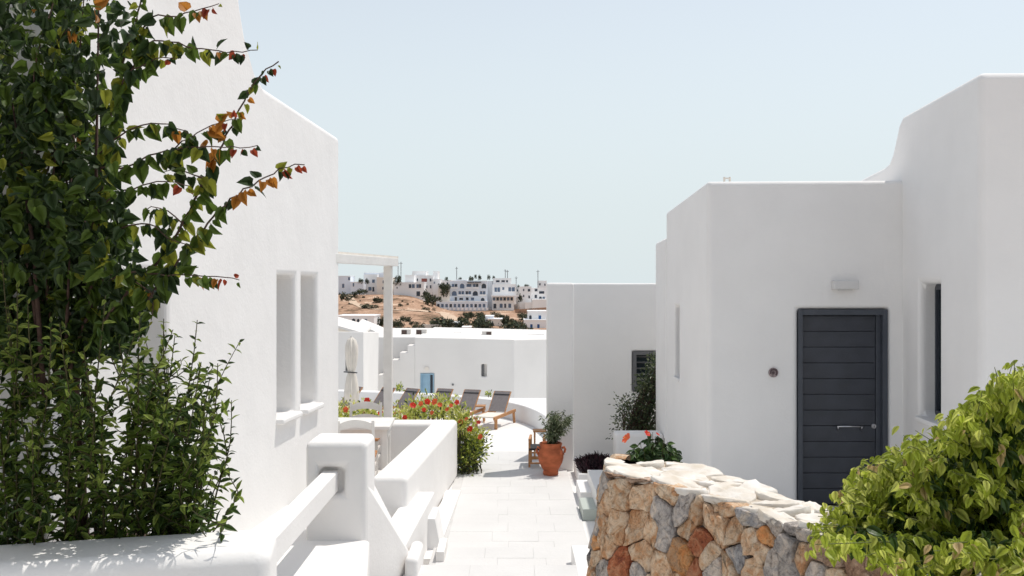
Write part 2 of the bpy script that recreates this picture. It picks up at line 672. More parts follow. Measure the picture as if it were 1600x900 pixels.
rl = thing('railing_wall', 'white pillar with a horizontal white beam over a broad ledge', 'wall', (-1.3, 7.0, -0.2))
g = MB()
g.box(-1.575, -1.105, 7.80, 8.28, -0.2, 1.205)
pl = g.build('pillar', M['plaster'], rl, bevel=0.075, seg=5)
cut(pl, [MB().box(-1.475, -1.285, 7.5, 7.92, 0.80, 1.005)])
g = MB()
g.box(-1.455, -1.335, 5.60, 7.915, 0.815, 0.972)
g.build('beam', M['plaster'], rl, bevel=0.012)
g = MB()
g.prism([(-1.78, 5.7), (-0.80, 5.2), (-0.97, 6.86), (-1.09, 7.82), (-1.12, 8.2), (-1.78, 8.2)], -0.2, 0.452)
g.build('ledge', M['plaster'], rl, bevel=0.05, seg=4)
g = MB()
g.hexa([(-1.108, 7.83, -0.3), (-0.86, 8.68, -0.3), (-1.25, 8.68, -0.3)],
       [(-1.108, 7.83, 0.87), (-0.86, 8.68, 0.11), (-1.25, 8.68, 0.87)])
g.build('buttress', M['plaster'], rl, bevel=0.012, seg=3)

ck = thing('stair_cheek', 'low flat-topped white block beside the path steps', 'wall', (-0.85, 8.3, -0.2))
g = MB()
g.prism([(-1.19, 8.6), (-0.908, 8.6), (-0.826, 10.92), (-1.10, 10.92)], -0.34, 0.196)
g.build('block', M['plaster'], ck, bevel=0.02)
g = MB()
g.box(-0.885, -0.775, 8.42, 9.0, -0.3, 0.155)
g.build('post', M['plaster'], ck, bevel=0.045, seg=5)
g = MB()
g.hexa([(-0.90, 10.3, -0.34), (-0.70, 10.3, -0.34), (-0.70, 10.85, -0.34), (-0.90, 10.85, -0.34)],
       [(-0.90, 10.3, 0.05), (-0.775, 10.3, 0.05), (-0.775, 10.85, 0.05), (-0.90, 10.85, 0.05)])
g.build('end_block', M['plaster'], ck, bevel=0.012)
kb = MB()
kb.box(-0.70, -0.625, 9.42, 9.94, -0.32, -0.055)
tag(kb.build('kerb_stone', M['plaster2'], bevel=0.008), 'small white kerb end on the path edge below the stair block', 'kerb')
g = MB()
g.prism([(-0.90, 9.96), (-0.745, 9.96), (-0.665, 13.3), (-0.86, 13.3)], -0.33, -0.262)
tag(g.build('kerb', M['plaster'], bevel=0.01), 'long low white kerb strip along the patio wall foot', 'kerb')
g = MB()
g.box(0.545, 0.93, 7.58, 9.42, -0.32, 0.006)
tag(g.build('side_ledge', M['plaster'], bevel=0.012), 'low white ledge between the path steps and the stone wall', 'ledge')

# patio parapet
pp = thing('patio_wall', 'white parapet wall enclosing the patio with table and chairs', 'wall', (-1, 12.3, -0.3))
g = MB()
g.prism([(-1.04, 10.15), (-0.77, 14.5), (-4.5, 14.5), (-4.5, 14.1), (-1.128, 14.1), (-1.40, 10.15)], -0.33, 0.497)
g.build('wall', M['plaster'], pp, bevel=0.06, seg=4)

# pergola
pg = thing('pergola', 'white pergola post and beam standing on the patio wall', 'pergola', (-1.73, 14.3, 0.49))
g = MB()
g.box(-1.787, -1.672, 14.24, 14.36, 0.49, 2.66)
g.build('post', M['whitewood'], pg, bevel=0.006)
g = MB()
g.bar((-1.64, 14.36, 2.715), (-2.18, 11.9, 2.715), 0.10, 0.11)
g.build('beam', M['whitewood'], pg, bevel=0.006)
g = MB()
g.prism([(-1.60, 14.42), (-4.4, 14.42), (-4.4, 12.3), (-2.09, 12.3)], 2.772, 2.80)
g.build('roof_sheet', M['cream'], pg)

# ------------------------------------------------------------------ right villa
vl = thing('villa', 'white villa with charcoal plank door and stepped curved roofline', 'house', (3.2, 11.1, -0.3))
g = MB()
XL = 2.113
g.hexa([(XL, 11.1, -0.33), (4.6, 11.1, -0.33), (4.6, 14.02, -0.33), (XL, 14.02, -0.33)],
       [(XL, 11.1, 3.524), (4.6, 11.1, 3.535), (4.6, 14.02, 3.50), (XL, 14.02, 3.40)])
fr_wall = g.build('wall', M['plaster'], vl, bevel=0.075, seg=5)
D0 = 11.1
dx0, dx1 = PX(1247, D0), PX(1387, D0)
dzt = PZ(483, D0)
cut(fr_wall, [MB().box(dx0, dx1, 10.5, 11.26, -0.004, dzt),
              MB().box(2.0, XL + 0.10, 12.95, 13.32, PZ(590, 13.1), PZ(478, 13.1))])
w = MB()
w.box(XL - 0.02, XL + 0.05, 12.93, 13.34, PZ(590, 13.1) - 0.04, PZ(590, 13.1) + 0.002)
w.build('window_sill', M['plaster'], vl, bevel=0.01)
w = MB()
w.box(XL + 0.085, XL + 0.11, 12.955, 13.315, PZ(590, 13.1) + 0.003, PZ(478, 13.1) - 0.003)
w.build('window', M['greyframe'], vl)
# lower rear part
g = MB()
g.hexa([(2.10, 14.02, -0.33), (4.6, 14.02, -0.33), (4.6, 15.3, -0.33), (2.10, 15.0, -0.33)],
       [(2.10, 14.02, 3.05), (4.6, 14.02, 3.05), (4.6, 15.3, 3.02), (2.10, 15.0, 3.02)])
g.build('rear_wall', M['plaster'], vl, bevel=0.05, seg=4)


def rx(d):
    return 4.232 - 0.084 * (11.1 - d)


prof = [(8.865, -0.33), (8.865, 4.245), (11.12, 4.235), (11.25, 4.17), (11.36, 4.03), (11.48, 3.89), (11.62, 3.80), (11.85, 3.765), (12.9, 3.735), (13.5, 3.60), (13.5, -0.33)]
g = MB()
g.hexa([(rx(d), d, z) for d, z in prof], [(rx(d) + 5.0, d, z) for d, z in prof])
tw = g.build('tower_wall', M['plaster'], vl, bevel=0.07, seg=5)
WA, WB = 9.90, 10.53
zs0, zs1 = 1.05, 2.41
cut(tw, [MB().prism([(rx(WA) - .4, WA), (rx(WA) + .34, WA), (rx(WB) + .34, WB), (rx(WB) - .4, WB)], zs0, zs1)])
w = MB()
xo = rx(WA) + 0.245
for (ya, yb, za, zb) in ((WA + .004, WB - .004, zs0 + .004, zs0 + .06), (WA + .004, WB - .004, zs1 - .06, zs1 - .004), (WA + .004, WA + .06, zs0 + .06, zs1 - .06), (WB - .035, WB - .004, zs0 + .06, zs1 - .06)):
    w.box(xo - 0.03, xo + 0.045, ya, yb, za, zb)
wf = w.build('window', M['frame'], vl)
w = MB()
w.box(xo + 0.0, xo + 0.012, WA + .06, WB - .035, zs0 + .06, zs1 - .06)
w.build('pane', M['glass'], wf)
w = MB()
w.prism([(rx(WA) - 0.035, WA - .03), (rx(WA) + .1, WA - .03), (rx(WB) + .1, WB + .03), (rx(WB) - .035, WB + .03)], zs0 - .05, zs0 + .002)
w.build('window_sill', M['plaster'], vl, bevel=0.012)

# door: frame, leaf with boards, handle, lock
fy = 11.10
w = MB()
fz0 = 0.0
w.box(dx0 + .002, dx0 + .05, fy - .012, fy + .14, fz0, dzt - .002)
w.box(dx1 - .107, dx1 - .055, fy + .05, fy + .14, fz0, dzt - .0645)
w.box(dx1 - .055, dx1 - .002, fy - .012, fy + .14, fz0, dzt - .002)
w.box(dx0 + .05, dx1 - .055, fy - .012, fy + .14, dzt - .065, dzt - .002)
dfr = w.build('door_frame', M['frame'], vl, bevel=0.004, seg=2)
lx0, lx1 = dx0 + .052, dx1 - .107
lzt = dzt - .068
dw = MB()
dw.box(lx0, lx1, fy + .085, fy + .13, fz0 + .003, lzt)
door = dw.build('door', M['doorpaint'], vl)
nb = 12
ph = (lzt - fz0 - .01) / nb
for k in range(nb):
    b0 = fz0 + .006 + k * ph
    w = MB()
    w.box(lx0 + .003, lx1 - .003, fy + .066, fy + .086, b0 + .003, b0 + ph - .003)
    w.build('plank', M['doorpaint'], door, bevel=0.004, seg=2)
hz = PZ(666, 11.15)
w = MB()
hx0, hx1 = PX(1309, 11.15), PX(1346, 11.15)
w.tube([(hx0 - .012, fy + .03, hz), (hx1 + .012, fy + .03, hz)], 0.0085, 8)
for hx in (hx0, hx1):
    w.tube([(hx, fy + .07, hz - .03), (hx, fy + .045, hz - .035), (hx, fy + .03, hz - .02), (hx, fy + .03, hz)], 0.009, 8)
w.build('handle', M['chrome'], door, smooth=True)
w = MB()
lxk = PX(1366, 11.15)
c_ = Vector((lxk, fy + .06, hz))
w.tube([c_ + Vector((0, .012, 0)), c_, c_ - Vector((0, .008, 0))], [0.028, 0.028, 0.022], 16)
lk = w.build('lock', M['chrome'], door)
w = MB()
w.box(lxk - .004, lxk + .004, fy + .047, fy + .0525, hz - .014, hz + .008)
w.build('keyhole', M['darkmetal'], lk)

# wall lamp over the door
lm = thing('wall_lamp', 'small white box lamp on the wall above the charcoal door', 'lamp', (PX(1322, 11), 11.1, PZ(452, 11)))
w = MB()
w.box(PX(1303, 11.0), PX(1342, 11.0), 10.99, 11.098, PZ(452, 11.0), PZ(438.5, 11.0))
w.build('lamp_shade', M['lampwhite'], lm, bevel=0.01)
w = MB()
w.box(PX(1312, 11.0), PX(1333, 11.0), 11.02, 11.07, PZ(454, 11.0), PZ(452, 11.0) - 0.001)
w.build('bulb', M['lampwhite'], lm)
# clay plaque
pq = thing('wall_plaque', 'small round clay plaque with relief left of the charcoal door', 'plaque', (PX(1208, 11.1), 11.1, PZ(582, 11.1)))
w = MB()
c_ = P(1208, 582, 11.1)
w.tube([c_ + Vector((0, .0, 0)), c_ + Vector((0, -.018, 0)), c_ + Vector((0, -.024, 0))], [0.052, 0.052, 0.045], 20)
w.build('disc', M['plaque'], pq, smooth=False)
w = MB()
for k in range(10):
    a = R(-40 + 26 * k)
    r_ = 0.034
    w.obox(c_ + Vector((r_ * math.cos(a), -.027, r_ * math.sin(a) + .002)), (.014, .008, .016))
w.obox(c_ + Vector((-.004, -.027, -.002)), (.026, .008, .026))
w.build('relief', M['plaque_dark'], pq)

# roof vent pipe
w = MB()
for dx in (-.018, .018):
    c_ = P(1136 + dx * 100, 281, 11.4)
    w.tube([(c_.x + dx, 11.4, 3.50), (c_.x + dx, 11.4, 3.60)], 0.012, 8)
w.obox((P(1136, 276, 11.4).x, 11.4, 3.585), (.07, .03, .014))
w.build('roof_cleat', M['cream'], vl)

# ------------------------------------------------------------------ middle building
mb_ = thing('annex', 'plain white annex with louvred window behind the terracotta pot', 'house', (1.6, 16.3, -0.3))
g = MB()
g.hexa([(0.50, 14.95, -0.33), (0.905, 14.95, -0.33), (0.91, 15.3, -0.33), (0.525, 15.3, -0.33)],
       [(0.50, 14.95, 2.43), (0.905, 14.95, 2.43), (0.91, 15.3, 2.43), (0.525, 15.3, 2.43)])
g.build('pier', M['plaster'], mb_, bevel=0.04, seg=4)
g = MB()
g.prism([(0.93, 16.2), (4.5, 16.2), (4.5, 20.0), (2.2, 20.0)], -0.33, 2.425)
aw = g.build('wall', M['plaster'], mb_, bevel=0.03)
ax0, ax1, az0, az1 = PX(988, 16.2), PX(1023, 16.2) + .25, PZ(612, 16.2), PZ(548.5, 16.2)
cut(aw, [MB().box(ax0, ax1, 16.0, 16.33, az0, az1)])
w = MB()
w.box(ax0 + .003, ax0 + .065, 16.19, 16.32, az0 + .003, az1 - .003)
w.box(ax1 - .065, ax1 - .003, 16.19, 16.32, az0 + .003, az1 - .003)
w.box(ax0 + .065, ax1 - .065, 16.19, 16.32, az1 - .06, az1 - .003)
w.box(ax0 + .065, ax1 - .065, 16.19, 16.32, az0 + .003, az0 + .06)
wf = w.build('window', M['greyframe'], mb_)
w = MB()
w.box(ax0 + .065, ax1 - .065, 16.27, 16.28, az0 + .06, az1 - .06)
w.build('pane', M['glass'], wf)
for k in range(6):
    z = az0 + .09 + k * (az1 - az0 - .18) / 5
    w = MB()
    w.obox(((ax0 + ax1) / 2, 16.25, z), (ax1 - ax0 - .135, .03, .008), rx=R(35))
    w.build('slat', M['greyframe'], wf)

# planters between villa and annex
pb = thing('planter', 'white planter block holding the dark tall shrub against the villa', 'planter', (1.75, 14.9, -0.3))
g = MB()
g.box(1.425, 2.097, 14.15, 14.50, -0.33, 0.345)
g.build('front_rim', M['plaster'], pb, bevel=0.05, seg=4)
g = MB()
g.box(1.61, 2.097, 14.50, 15.8, -0.33, 0.05)
g.build('box', M['plaster'], pb, bevel=0.02)
g = MB()
g.box(1.65, 2.04, 14.55, 15.72, 0.051, 0.06)
g.build('soil', M['soil'], pb)
p2 = thing('planter', 'low white planter trough filled with dark purple plants', 'planter', (1.2, 14.2, -0.3))
g = MB()
g.box(0.90, 1.41, 13.88, 14.9, -0.33, -0.165)
g.build('box', M['plaster'], p2, bevel=0.01)
g = MB()
g.box(0.95, 1.38, 13.93, 14.85, -0.164, -0.155)
g.build('soil', M['soil'], p2)
w = MB()
w.box(PX(919, 15.6), PX(919, 15.6) + .55, 15.65, 16.05, -0.319, -0.29)
tag(w.build('door_mat', M['mat']), 'dark rectangular mat at the foot of the annex wall', 'mat')
w = MB()
w.box(0.84, 1.4, 12.6, 13.4, -0.33, -0.15)
tag(w.build('step_block', M['plaster'], bevel=0.01), 'low white step block in front of the purple plants', 'step')
w = MB()
w.box(0.815, 0.99, 11.8, 12.45, -0.319, -0.185)
tag(w.build('low_box', M['boxgrey'], bevel=0.008), 'small greenish grey box on the path by the stone wall', 'box')


# ------------------------------------------------------------------ stone wall
def bez(p, q, t):
    return p + (q - p) * t


ZT = 1.15
FR = [(0.80, 7.62), (0.66, 7.22), (0.625, 6.92), (0.70, 6.74), (0.872, 6.58), (1.083, 6.19), (1.25, 5.88), (1.38, 5.52), (1.51, 5.25), (1.64, 4.96), (1.76, 4.70), (1.82, 4.49), (1.90, 4.25), (1.98, 3.9), (2.02, 3.4)]
BK = [(0.796, 7.22), (1.18, 7.25), (1.395, 6.87), (1.666, 5.99), (1.85, 5.55), (2.05, 5.2), (2.25, 4.8), (2.4, 4.3), (2.5, 3.4)]
FRn = np.array(FR)
seg = np.linalg.norm(np.diff(FRn, axis=0), axis=1)
US = np.concatenate([[0], np.cumsum(seg)])


def fr_at(u):
    x = np.interp(u, US, FRn[:, 0])
    y = np.interp(u, US, FRn[:, 1])
    e = 0.12
    a = Vector((np.interp(u - e, US, FRn[:, 0]), np.interp(u - e, US, FRn[:, 1]), 0))
    b = Vector((np.interp(u + e, US, FRn[:, 0]), np.interp(u + e, US, FRn[:, 1]), 0))
    t = (b - a).normalized()
    nrm = Vector((t.y, -t.x, 0))
    if nrm.dot(Vector((-1, -1, 0))) < 0:
        nrm = -nrm
    return Vector((x, y, 0)), nrm


def on_wall(u, z, off):
    p, nrm = fr_at(u)
    batter = 0.13 * (ZT - z)
    q = p + nrm * (batter + off)
    return Vector((q.x, q.y, z))


# table from picture column to u, so that stones can be set where the wall shows them
UU = np.linspace(0.6, US[-1], 400)
PXU = np.array([800 + F * on_wall(u, 0.9, 0).x / on_wall(u, 0.9, 0).y for u in UU])


def wall_uv(px, py):
    i = int(np.argmin(np.abs(PXU - px)))
    u = UU[i]
    d = on_wall(u, 0.9, 0).y
    return u, PZ(py, d)


def clip(poly, a, b, c):
    """keep the side a*x + b*y <= c"""
    out = []
    for i in range(len(poly)):
        p, q = poly[i], poly[(i + 1) % len(poly)]
        fp, fq = a * p[0] + b * p[1] - c, a * q[0] + b * q[1] - c
        if fp <= 0:
            out.append(p)
        if (fp < 0 < fq) or (fq < 0 < fp):
            t = fp / (fp - fq)
            out.append((p[0] + (q[0] - p[0]) * t, p[1] + (q[1] - p[1]) * t))
    return out


def voronoi(sites, bound):
    cells = []
    for i, s in enumerate(sites):
        poly = list(bound)
        for j, t in enumerate(sites):
            if i == j or (s[0] - t[0]) ** 2 + (s[1] - t[1]) ** 2 > 1.6:
                continue
            a, b = t[0] - s[0], t[1] - s[1]
            c = (t[0] ** 2 + t[1] ** 2 - s[0] ** 2 - s[1] ** 2) / 2
            poly = clip(poly, a, b, c)
            if len(poly) < 3:
                break
        cells.append(poly)
    return cells


def inset(poly, gap):
    """shrink a convex polygon by a fixed gap and chop its corners a little"""
    res = list(poly)
    n = len(poly)
    ar = sum(poly[i][0] * poly[(i + 1) % n][1] - poly[(i + 1) % n][0] * poly[i][1] for i in range(n))
    sgn = 1 if ar > 0 else -1
    for i in range(n):
        p, q = poly[i], poly[(i + 1) % n]
        dx, dy = q[0] - p[0], q[1] - p[1]
        L = math.hypot(dx, dy)
        if L < 1e-6:
            continue
        nx, ny = dy / L * sgn, -dx / L * sgn     # outward
        c = nx * p[0] + ny * p[1] - gap
        res = clip(res, nx, ny, c)
        if len(res) < 3:
            return []
    return res


def roughen(poly, amt, rnd):
    out = []
    n = len(poly)
    for i in range(n):
        p, q = poly[i], poly[(i + 1) % n]
        L = math.hypot(q[0] - p[0], q[1] - p[1])
        # cut the corner
        out.append((p[0] + rnd.uniform(-1, 1) * amt * .4, p[1] + rnd.uniform(-1, 1) * amt * .4))
        k = 1 if L < 0.09 else (2 if L < 0.2 else 3)
        for s in range(1, k + 1):
            t = s / (k + 1)
            out.append((p[0] + (q[0] - p[0]) * t + rnd.uniform(-1, 1) * amt, p[1] + (q[1] - p[1]) * t + rnd.uniform(-1, 1) * amt))
    cx = sum(p[0] for p in out) / len(out)
    cy = sum(p[1] for p in out) / len(out)
    sm = []
    m = len(out)
    for i in range(m):      # one smoothing pass rounds the corners
        a, b, c = out[i - 1], out[i], out[(i + 1) % m]
        sm.append((a[0] * .13 + b[0] * .74 + c[0] * .13, a[1] * .13 + b[1] * .74 + c[1] * .13))
    return sm, (cx, cy)


def stone_obj(poly, mapf, m, parent, rnd, depth=0.16, proud=0.03, name='stone', ring=0.82):
    pl, c = roughen(poly, 0.010, rnd)
    n = len(pl)
    tilt = (rnd.uniform(-.2, .2), rnd.uniform(-.2, .2))

    def sc(k):
        return [(c[0] + (p[0] - c[0]) * k, c[1] + (p[1] - c[1]) * k) for p in pl]

    pr = proud * rnd.uniform(.6, 1.5)
    vs = []
    for k, off, jit in ((0.97, -depth, 0), (1.0, -0.012, 0.004), (0.985, pr * .55, 0.005), (ring, pr, 0.008), (ring * .55, pr * 1.1, 0.012)):
        for (a, b) in sc(k):
            o_ = off + rnd.uniform(-jit, jit)
            if off > 0:
                o_ += (a - c[0]) * tilt[0] + (b - c[1]) * tilt[1]
            vs.append(mapf(a, b, o_))
    fs = []
    for r_ in range(4):
        for i in range(n):
            fs.append((r_ * n + i, r_ * n + (i + 1) % n, (r_ + 1) * n + (i + 1) % n, (r_ + 1) * n + i))
    vs.append(mapf(c[0], c[1], pr * 1.15 + rnd.uniform(-.006, .008)))
    cc = len(vs) - 1
    for i in range(n):
        fs.append((4 * n + i, 4 * n + (i + 1) % n, cc))
    g_ = MB().add(vs, fs)
    o = g_.build(name, m, parent, smooth=True)
    return o


sw = thing('stone_wall', 'rubble stone wall with pale flagged top curving beside the path', 'wall', (1.2, 6.4, 0))
# mortar body
core_u = np.linspace(0, US[-1], 46)
g = MB()
ftop = [on_wall(u, ZT - .035, -0.03) for u in core_u]
fbot = [on_wall(u, -0.33, -0.03) for u in core_u]
bk = [Vector((x, y, 0)) for x, y in BK[::-1]]
top = [(p.x, p.y, ZT - .035) for p in ftop] + [(p.x, p.y, ZT - .035) for p in bk]
bot = [(p.x, p.y, -0.33) for p in fbot] + [(p.x, p.y, -0.33) for p in bk]
n_ = len(top)
g.add(bot + top, [(i, (i + 1) % n_, n_ + (i + 1) % n_, n_ + i) for i in range(n_)])
tri = [(top[i], top[i + 1]) for i in range(len(core_u) - 1)]
mid_n = len(core_u)
# top strip: front line to nearest point on the back line
bkl = np.array(BK)
bs = np.concatenate([[0], np.cumsum(np.linalg.norm(np.diff(bkl, axis=0), axis=1))])


def bk_at(t):
    s = t * bs[-1]
    return Vector((np.interp(s, bs, bkl[:, 0]), np.interp(s, bs, bkl[:, 1]), 0))


st = []
for i, u in enumerate(core_u):
    st += [ftop[i], Vector((*bk_at(u / US[-1]).xy, ZT - .035))]
core = g.build('mortar', M['mortar'], sw, fix=True)
g = MB()
g.add([(p.x, p.y, ZT - 0.014) for p in st], [(2 * i, 2 * i + 1, 2 * i + 3, 2 * i + 2) for i in range(len(core_u) - 1)])
g.build('mortar_bed', M['palemortar'], sw)

S = [  # picture position of each stone on the face, and its kind
    (960, 733, 'b'), (992, 741, 'b'), (1040, 762, 't'), (1068, 772, 'g'), (1110, 780, 't'), (1128, 788, 't'), (1166, 799, 'd'), (1180, 806, 'd'),
    (1232, 820, 'g'), (1250, 827, 'g'),
    (966, 762, 't'), (965, 782, 't'), (966, 812, 't'), (964, 830, 't'), (998, 772, 't'), (1000, 788, 't'), (999, 808, 't'), (996, 832, 't'), (945, 790, 't'), (943, 815, 't'),
    (944, 842, 't'), (975, 875, 'r'), (976, 890, 'r'), (956, 850, 't'), (1030, 808, 'g'), (1040, 835, 'g'), (1022, 825, 't'), (1066, 806, 'g'), (1072, 822, 't'),
    (1100, 806, 't'), (1125, 822, 't'), (1145, 832, 't'), (1012, 866, 't'), (1005, 858, 't'), (1068, 866, 'o'), (1076, 880, 'o'), (1094, 847, 'r'),
    (1110, 872, 't'), (1120, 890, 'g'), (1152, 868, 'd'), (1190, 842, 'o'), (1172, 848, 't'), (1190, 860, 't'), (1230, 852, 'g'), (1250, 868, 't'),
    (1040, 888, 't'), (1005, 895, 'g'), (1088, 893, 'r'), (1145, 893, 't'), (1180, 890, 't'), (1210, 884, 'g'), (1232, 895, 'g'), (1275, 862, 'b'), (1300, 868, 'b'), (1330, 872, 'b'),
    (1360, 880, 'b'), (1275, 893, 'g'), (1305, 905, 't'), (1345, 908, 'b'), (1414, 888, 'w'), (1440, 905, 'w'), (1385, 905, 'b'), (934, 775, 'g'), (932, 800, 't'),
    (930, 825, 'g'), (928, 850, 'o'), (929, 875, 't'), (926, 895, 't'), (940, 868, 't'), (950, 893, 'g'), (938, 755, 't'), (1088, 800, 't'), (1205, 815, 'g'),
]
sites, kinds = [], []
for px, py, k in S:
    u, z = wall_uv(px, py)
    sites.append((u, z))
    kinds.append(k)
rnd = random.Random(5)
tries = 0
while tries < 1400:
    tries += 1
    u, z = rnd.uniform(0.05, US[-1] - .05), rnd.uniform(-0.3, 1.05)
    if min((u - a) ** 2 + ((z - b) * 1.2) ** 2 for a, b in sites) > 0.17 ** 2:
        sites.append((u, z))
        kinds.append(rnd.choice('ttttggdobrt'))
cells = voronoi(sites, [(0, -0.33), (US[-1], -0.33), (US[-1], ZT), (0, ZT)])


def join(a, b):
    """one outline from two cells that share an edge, else None"""
    key = lambda p: (round(p[0], 4), round(p[1], 4))
    ka, kb = [key(p) for p in a], [key(p) for p in b]
    for i in range(len(a)):
        e = (ka[i], ka[(i + 1) % len(a)])
        for q in range(len(b)):
            if kb[q] == e[1] and kb[(q + 1) % len(b)] == e[0] and e[0] != e[1]:
                A = [a[(i + 1 + n) % len(a)] for n in range(len(a))]
                Bq = [b[(q + 1 + n) % len(b)] for n in range(len(b))]
                return A[:-1] + Bq[:-1]
    return None


def shrink(poly, gap):
    n = len(poly)
    ar = sum(poly[i][0] * poly[(i + 1) % n][1] - poly[(i + 1) % n][0] * poly[i][1] for i in range(n))
    sg = 1 if ar > 0 else -1
    out = []
    for i in range(n):
        p0, p1, p2 = Vector(poly[i - 1]), Vector(poly[i]), Vector(poly[(i + 1) % n])
        e1, e2 = (p1 - p0), (p2 - p1)
        if e1.length < 1e-5 or e2.length < 1e-5:
            continue
        n1 = Vector((-e1.y, e1.x)).normalized() * sg
        n2 = Vector((-e2.y, e2.x)).normalized() * sg
        m_ = n1 + n2
        if m_.length < .3:
            m_ = n1
        out.append(tuple(p1 + m_.normalized() * gap))
    return out


def area(q):
    return abs(sum(q[i][0] * q[(i + 1) % len(q)][1] - q[(i + 1) % len(q)][0] * q[i][1] for i in range(len(q)))) / 2


used = [len(c) < 3 for c in cells]
polys = []
for i in range(len(cells)):
    if used[i]:
        continue
    used[i] = True
    poly = cells[i]
    best = None
    for q in range(len(cells)):
        if used[q] or kinds[q] != kinds[i]:
            continue
        dd = math.dist(sites[i], sites[q])
        lim = 0.15 if i < len(S) and q < len(S) else (0.24 if rnd.random() < .6 else 0)
        if dd < lim and (best is None or dd < best[0]) and area(cells[q]) + area(poly) < 0.055:
            jn = join(poly, cells[q])
            if jn:
                best = (dd, q, jn)
    if best:
        used[best[1]] = True
        poly = best[2]
    polys.append((sites[i], kinds[i], poly))
for sdone, k, poly in polys:
    if sdone[1] < -0.1:
        continue
    q = shrink(poly, rnd.uniform(0.002, 0.005))
    if len(q) < 3 or area(q) < 0.0008:
        continue
    stone_obj(q, on_wall, STONE[k], sw, rnd, depth=0.09, proud=0.012, ring=0.93)
# flagstones on top
tsites = []
tries = 0
while tries < 1500 and len(tsites) < 90:
    tries += 1
    u, w_ = rnd.uniform(0.3, US[-1]), rnd.uniform(0.02, 0.98)
    if not tsites or min((u - a) ** 2 + ((w_ - b) * 0.62) ** 2 for a, b in tsites) > 0.22 ** 2:
        tsites.append((u, w_))
cells = voronoi([(a, b * .62) for a, b in tsites], [(0.25, 0.0), (US[-1], 0.0), (US[-1], 0.62), (0.25, 0.62)])


def on_top(u, w_, off):
    p, nrm = fr_at(u)
    a = p + nrm * 0.012
    b = bk_at(u / US[-1])
    t = w_ / .62
    q = a + (Vector((b.x, b.y, 0)) - a) * t
    return Vector((q.x, q.y, ZT - 0.004 + off))


for s, poly in zip(tsites, cells):
    if len(poly) < 3:
        continue
    q = inset(poly, rnd.uniform(0.004, 0.010))
    if len(q) < 3:
        continue
    stone_obj(q, on_top, M['flag'], sw, rnd, depth=0.03, proud=0.004, name='flagstone', ring=0.94)


# ------------------------------------------------------------------ leaves
def leaf_shape(half, vs, fold, curl, cup=0.0):
    """half: [(u, v)] outline from base to tip; returns verts (x across, y along, z up) and faces"""
    mid = [(0.0, v) for v in vs]
    verts = [(0, v, -curl * v * v) for _, v in mid]
    m = len(mid)
    L, Rr = [], []
    for (u, v) in half:
        z = fold * u - curl * v * v - cup * u * u
        Rr.append(len(verts))
        verts.append((u, v, z))
        L.append(len(verts))
        verts.append((-u, v, z))
    f = []
    for side in (Rr, L):
        f.append((0, side[0], 1))
        for i in range(len(side) - 1):
            f.append((i + 1, side[i], side[i + 1], i + 2) if i + 2 < m else (i + 1, side[i], side[i + 1]))
        f.append((m - 2, side[-1], m - 1))
    f2 = []
    for q in f:
        q2 = tuple(dict.fromkeys(q))
        if len(q2) >= 3 and q2 not in f2:
            f2.append(q2)
    return np.array(verts), f2


HEART = leaf_shape([(0.28, -0.06), (0.41, 0.20), (0.33, 0.52), (0.13, 0.82)], [0.0, 0.12, 0.4, 0.66, 0.86, 1.02], 0.35, 0.22)
LANCE = leaf_shape([(0.11, 0.14), (0.20, 0.38), (0.17, 0.62), (0.075, 0.86)], [0.0, 0.14, 0.38, 0.62, 0.84, 1.0], 0.45, 0.42)
OVAL = leaf_shape([(0.17, 0.12), (0.31, 0.36), (0.28, 0.64), (0.11, 0.88)], [0.0, 0.12, 0.36, 0.62, 0.84, 1.0], 0.22, 0.62, 0.5)
SMALL = (np.array([(0, 0, 0), (0.22, 0.45, 0.06), (0, 1, -0.1), (-0.22, 0.45, 0.06)]), [(0, 1, 2), (0, 2, 3)])
NARROW = (np.array([(0, 0, 0), (0.11, 0.45, 0.03), (0, 1, -0.18), (-0.11, 0.45, 0.03)]), [(0, 1, 2), (0, 2, 3)])


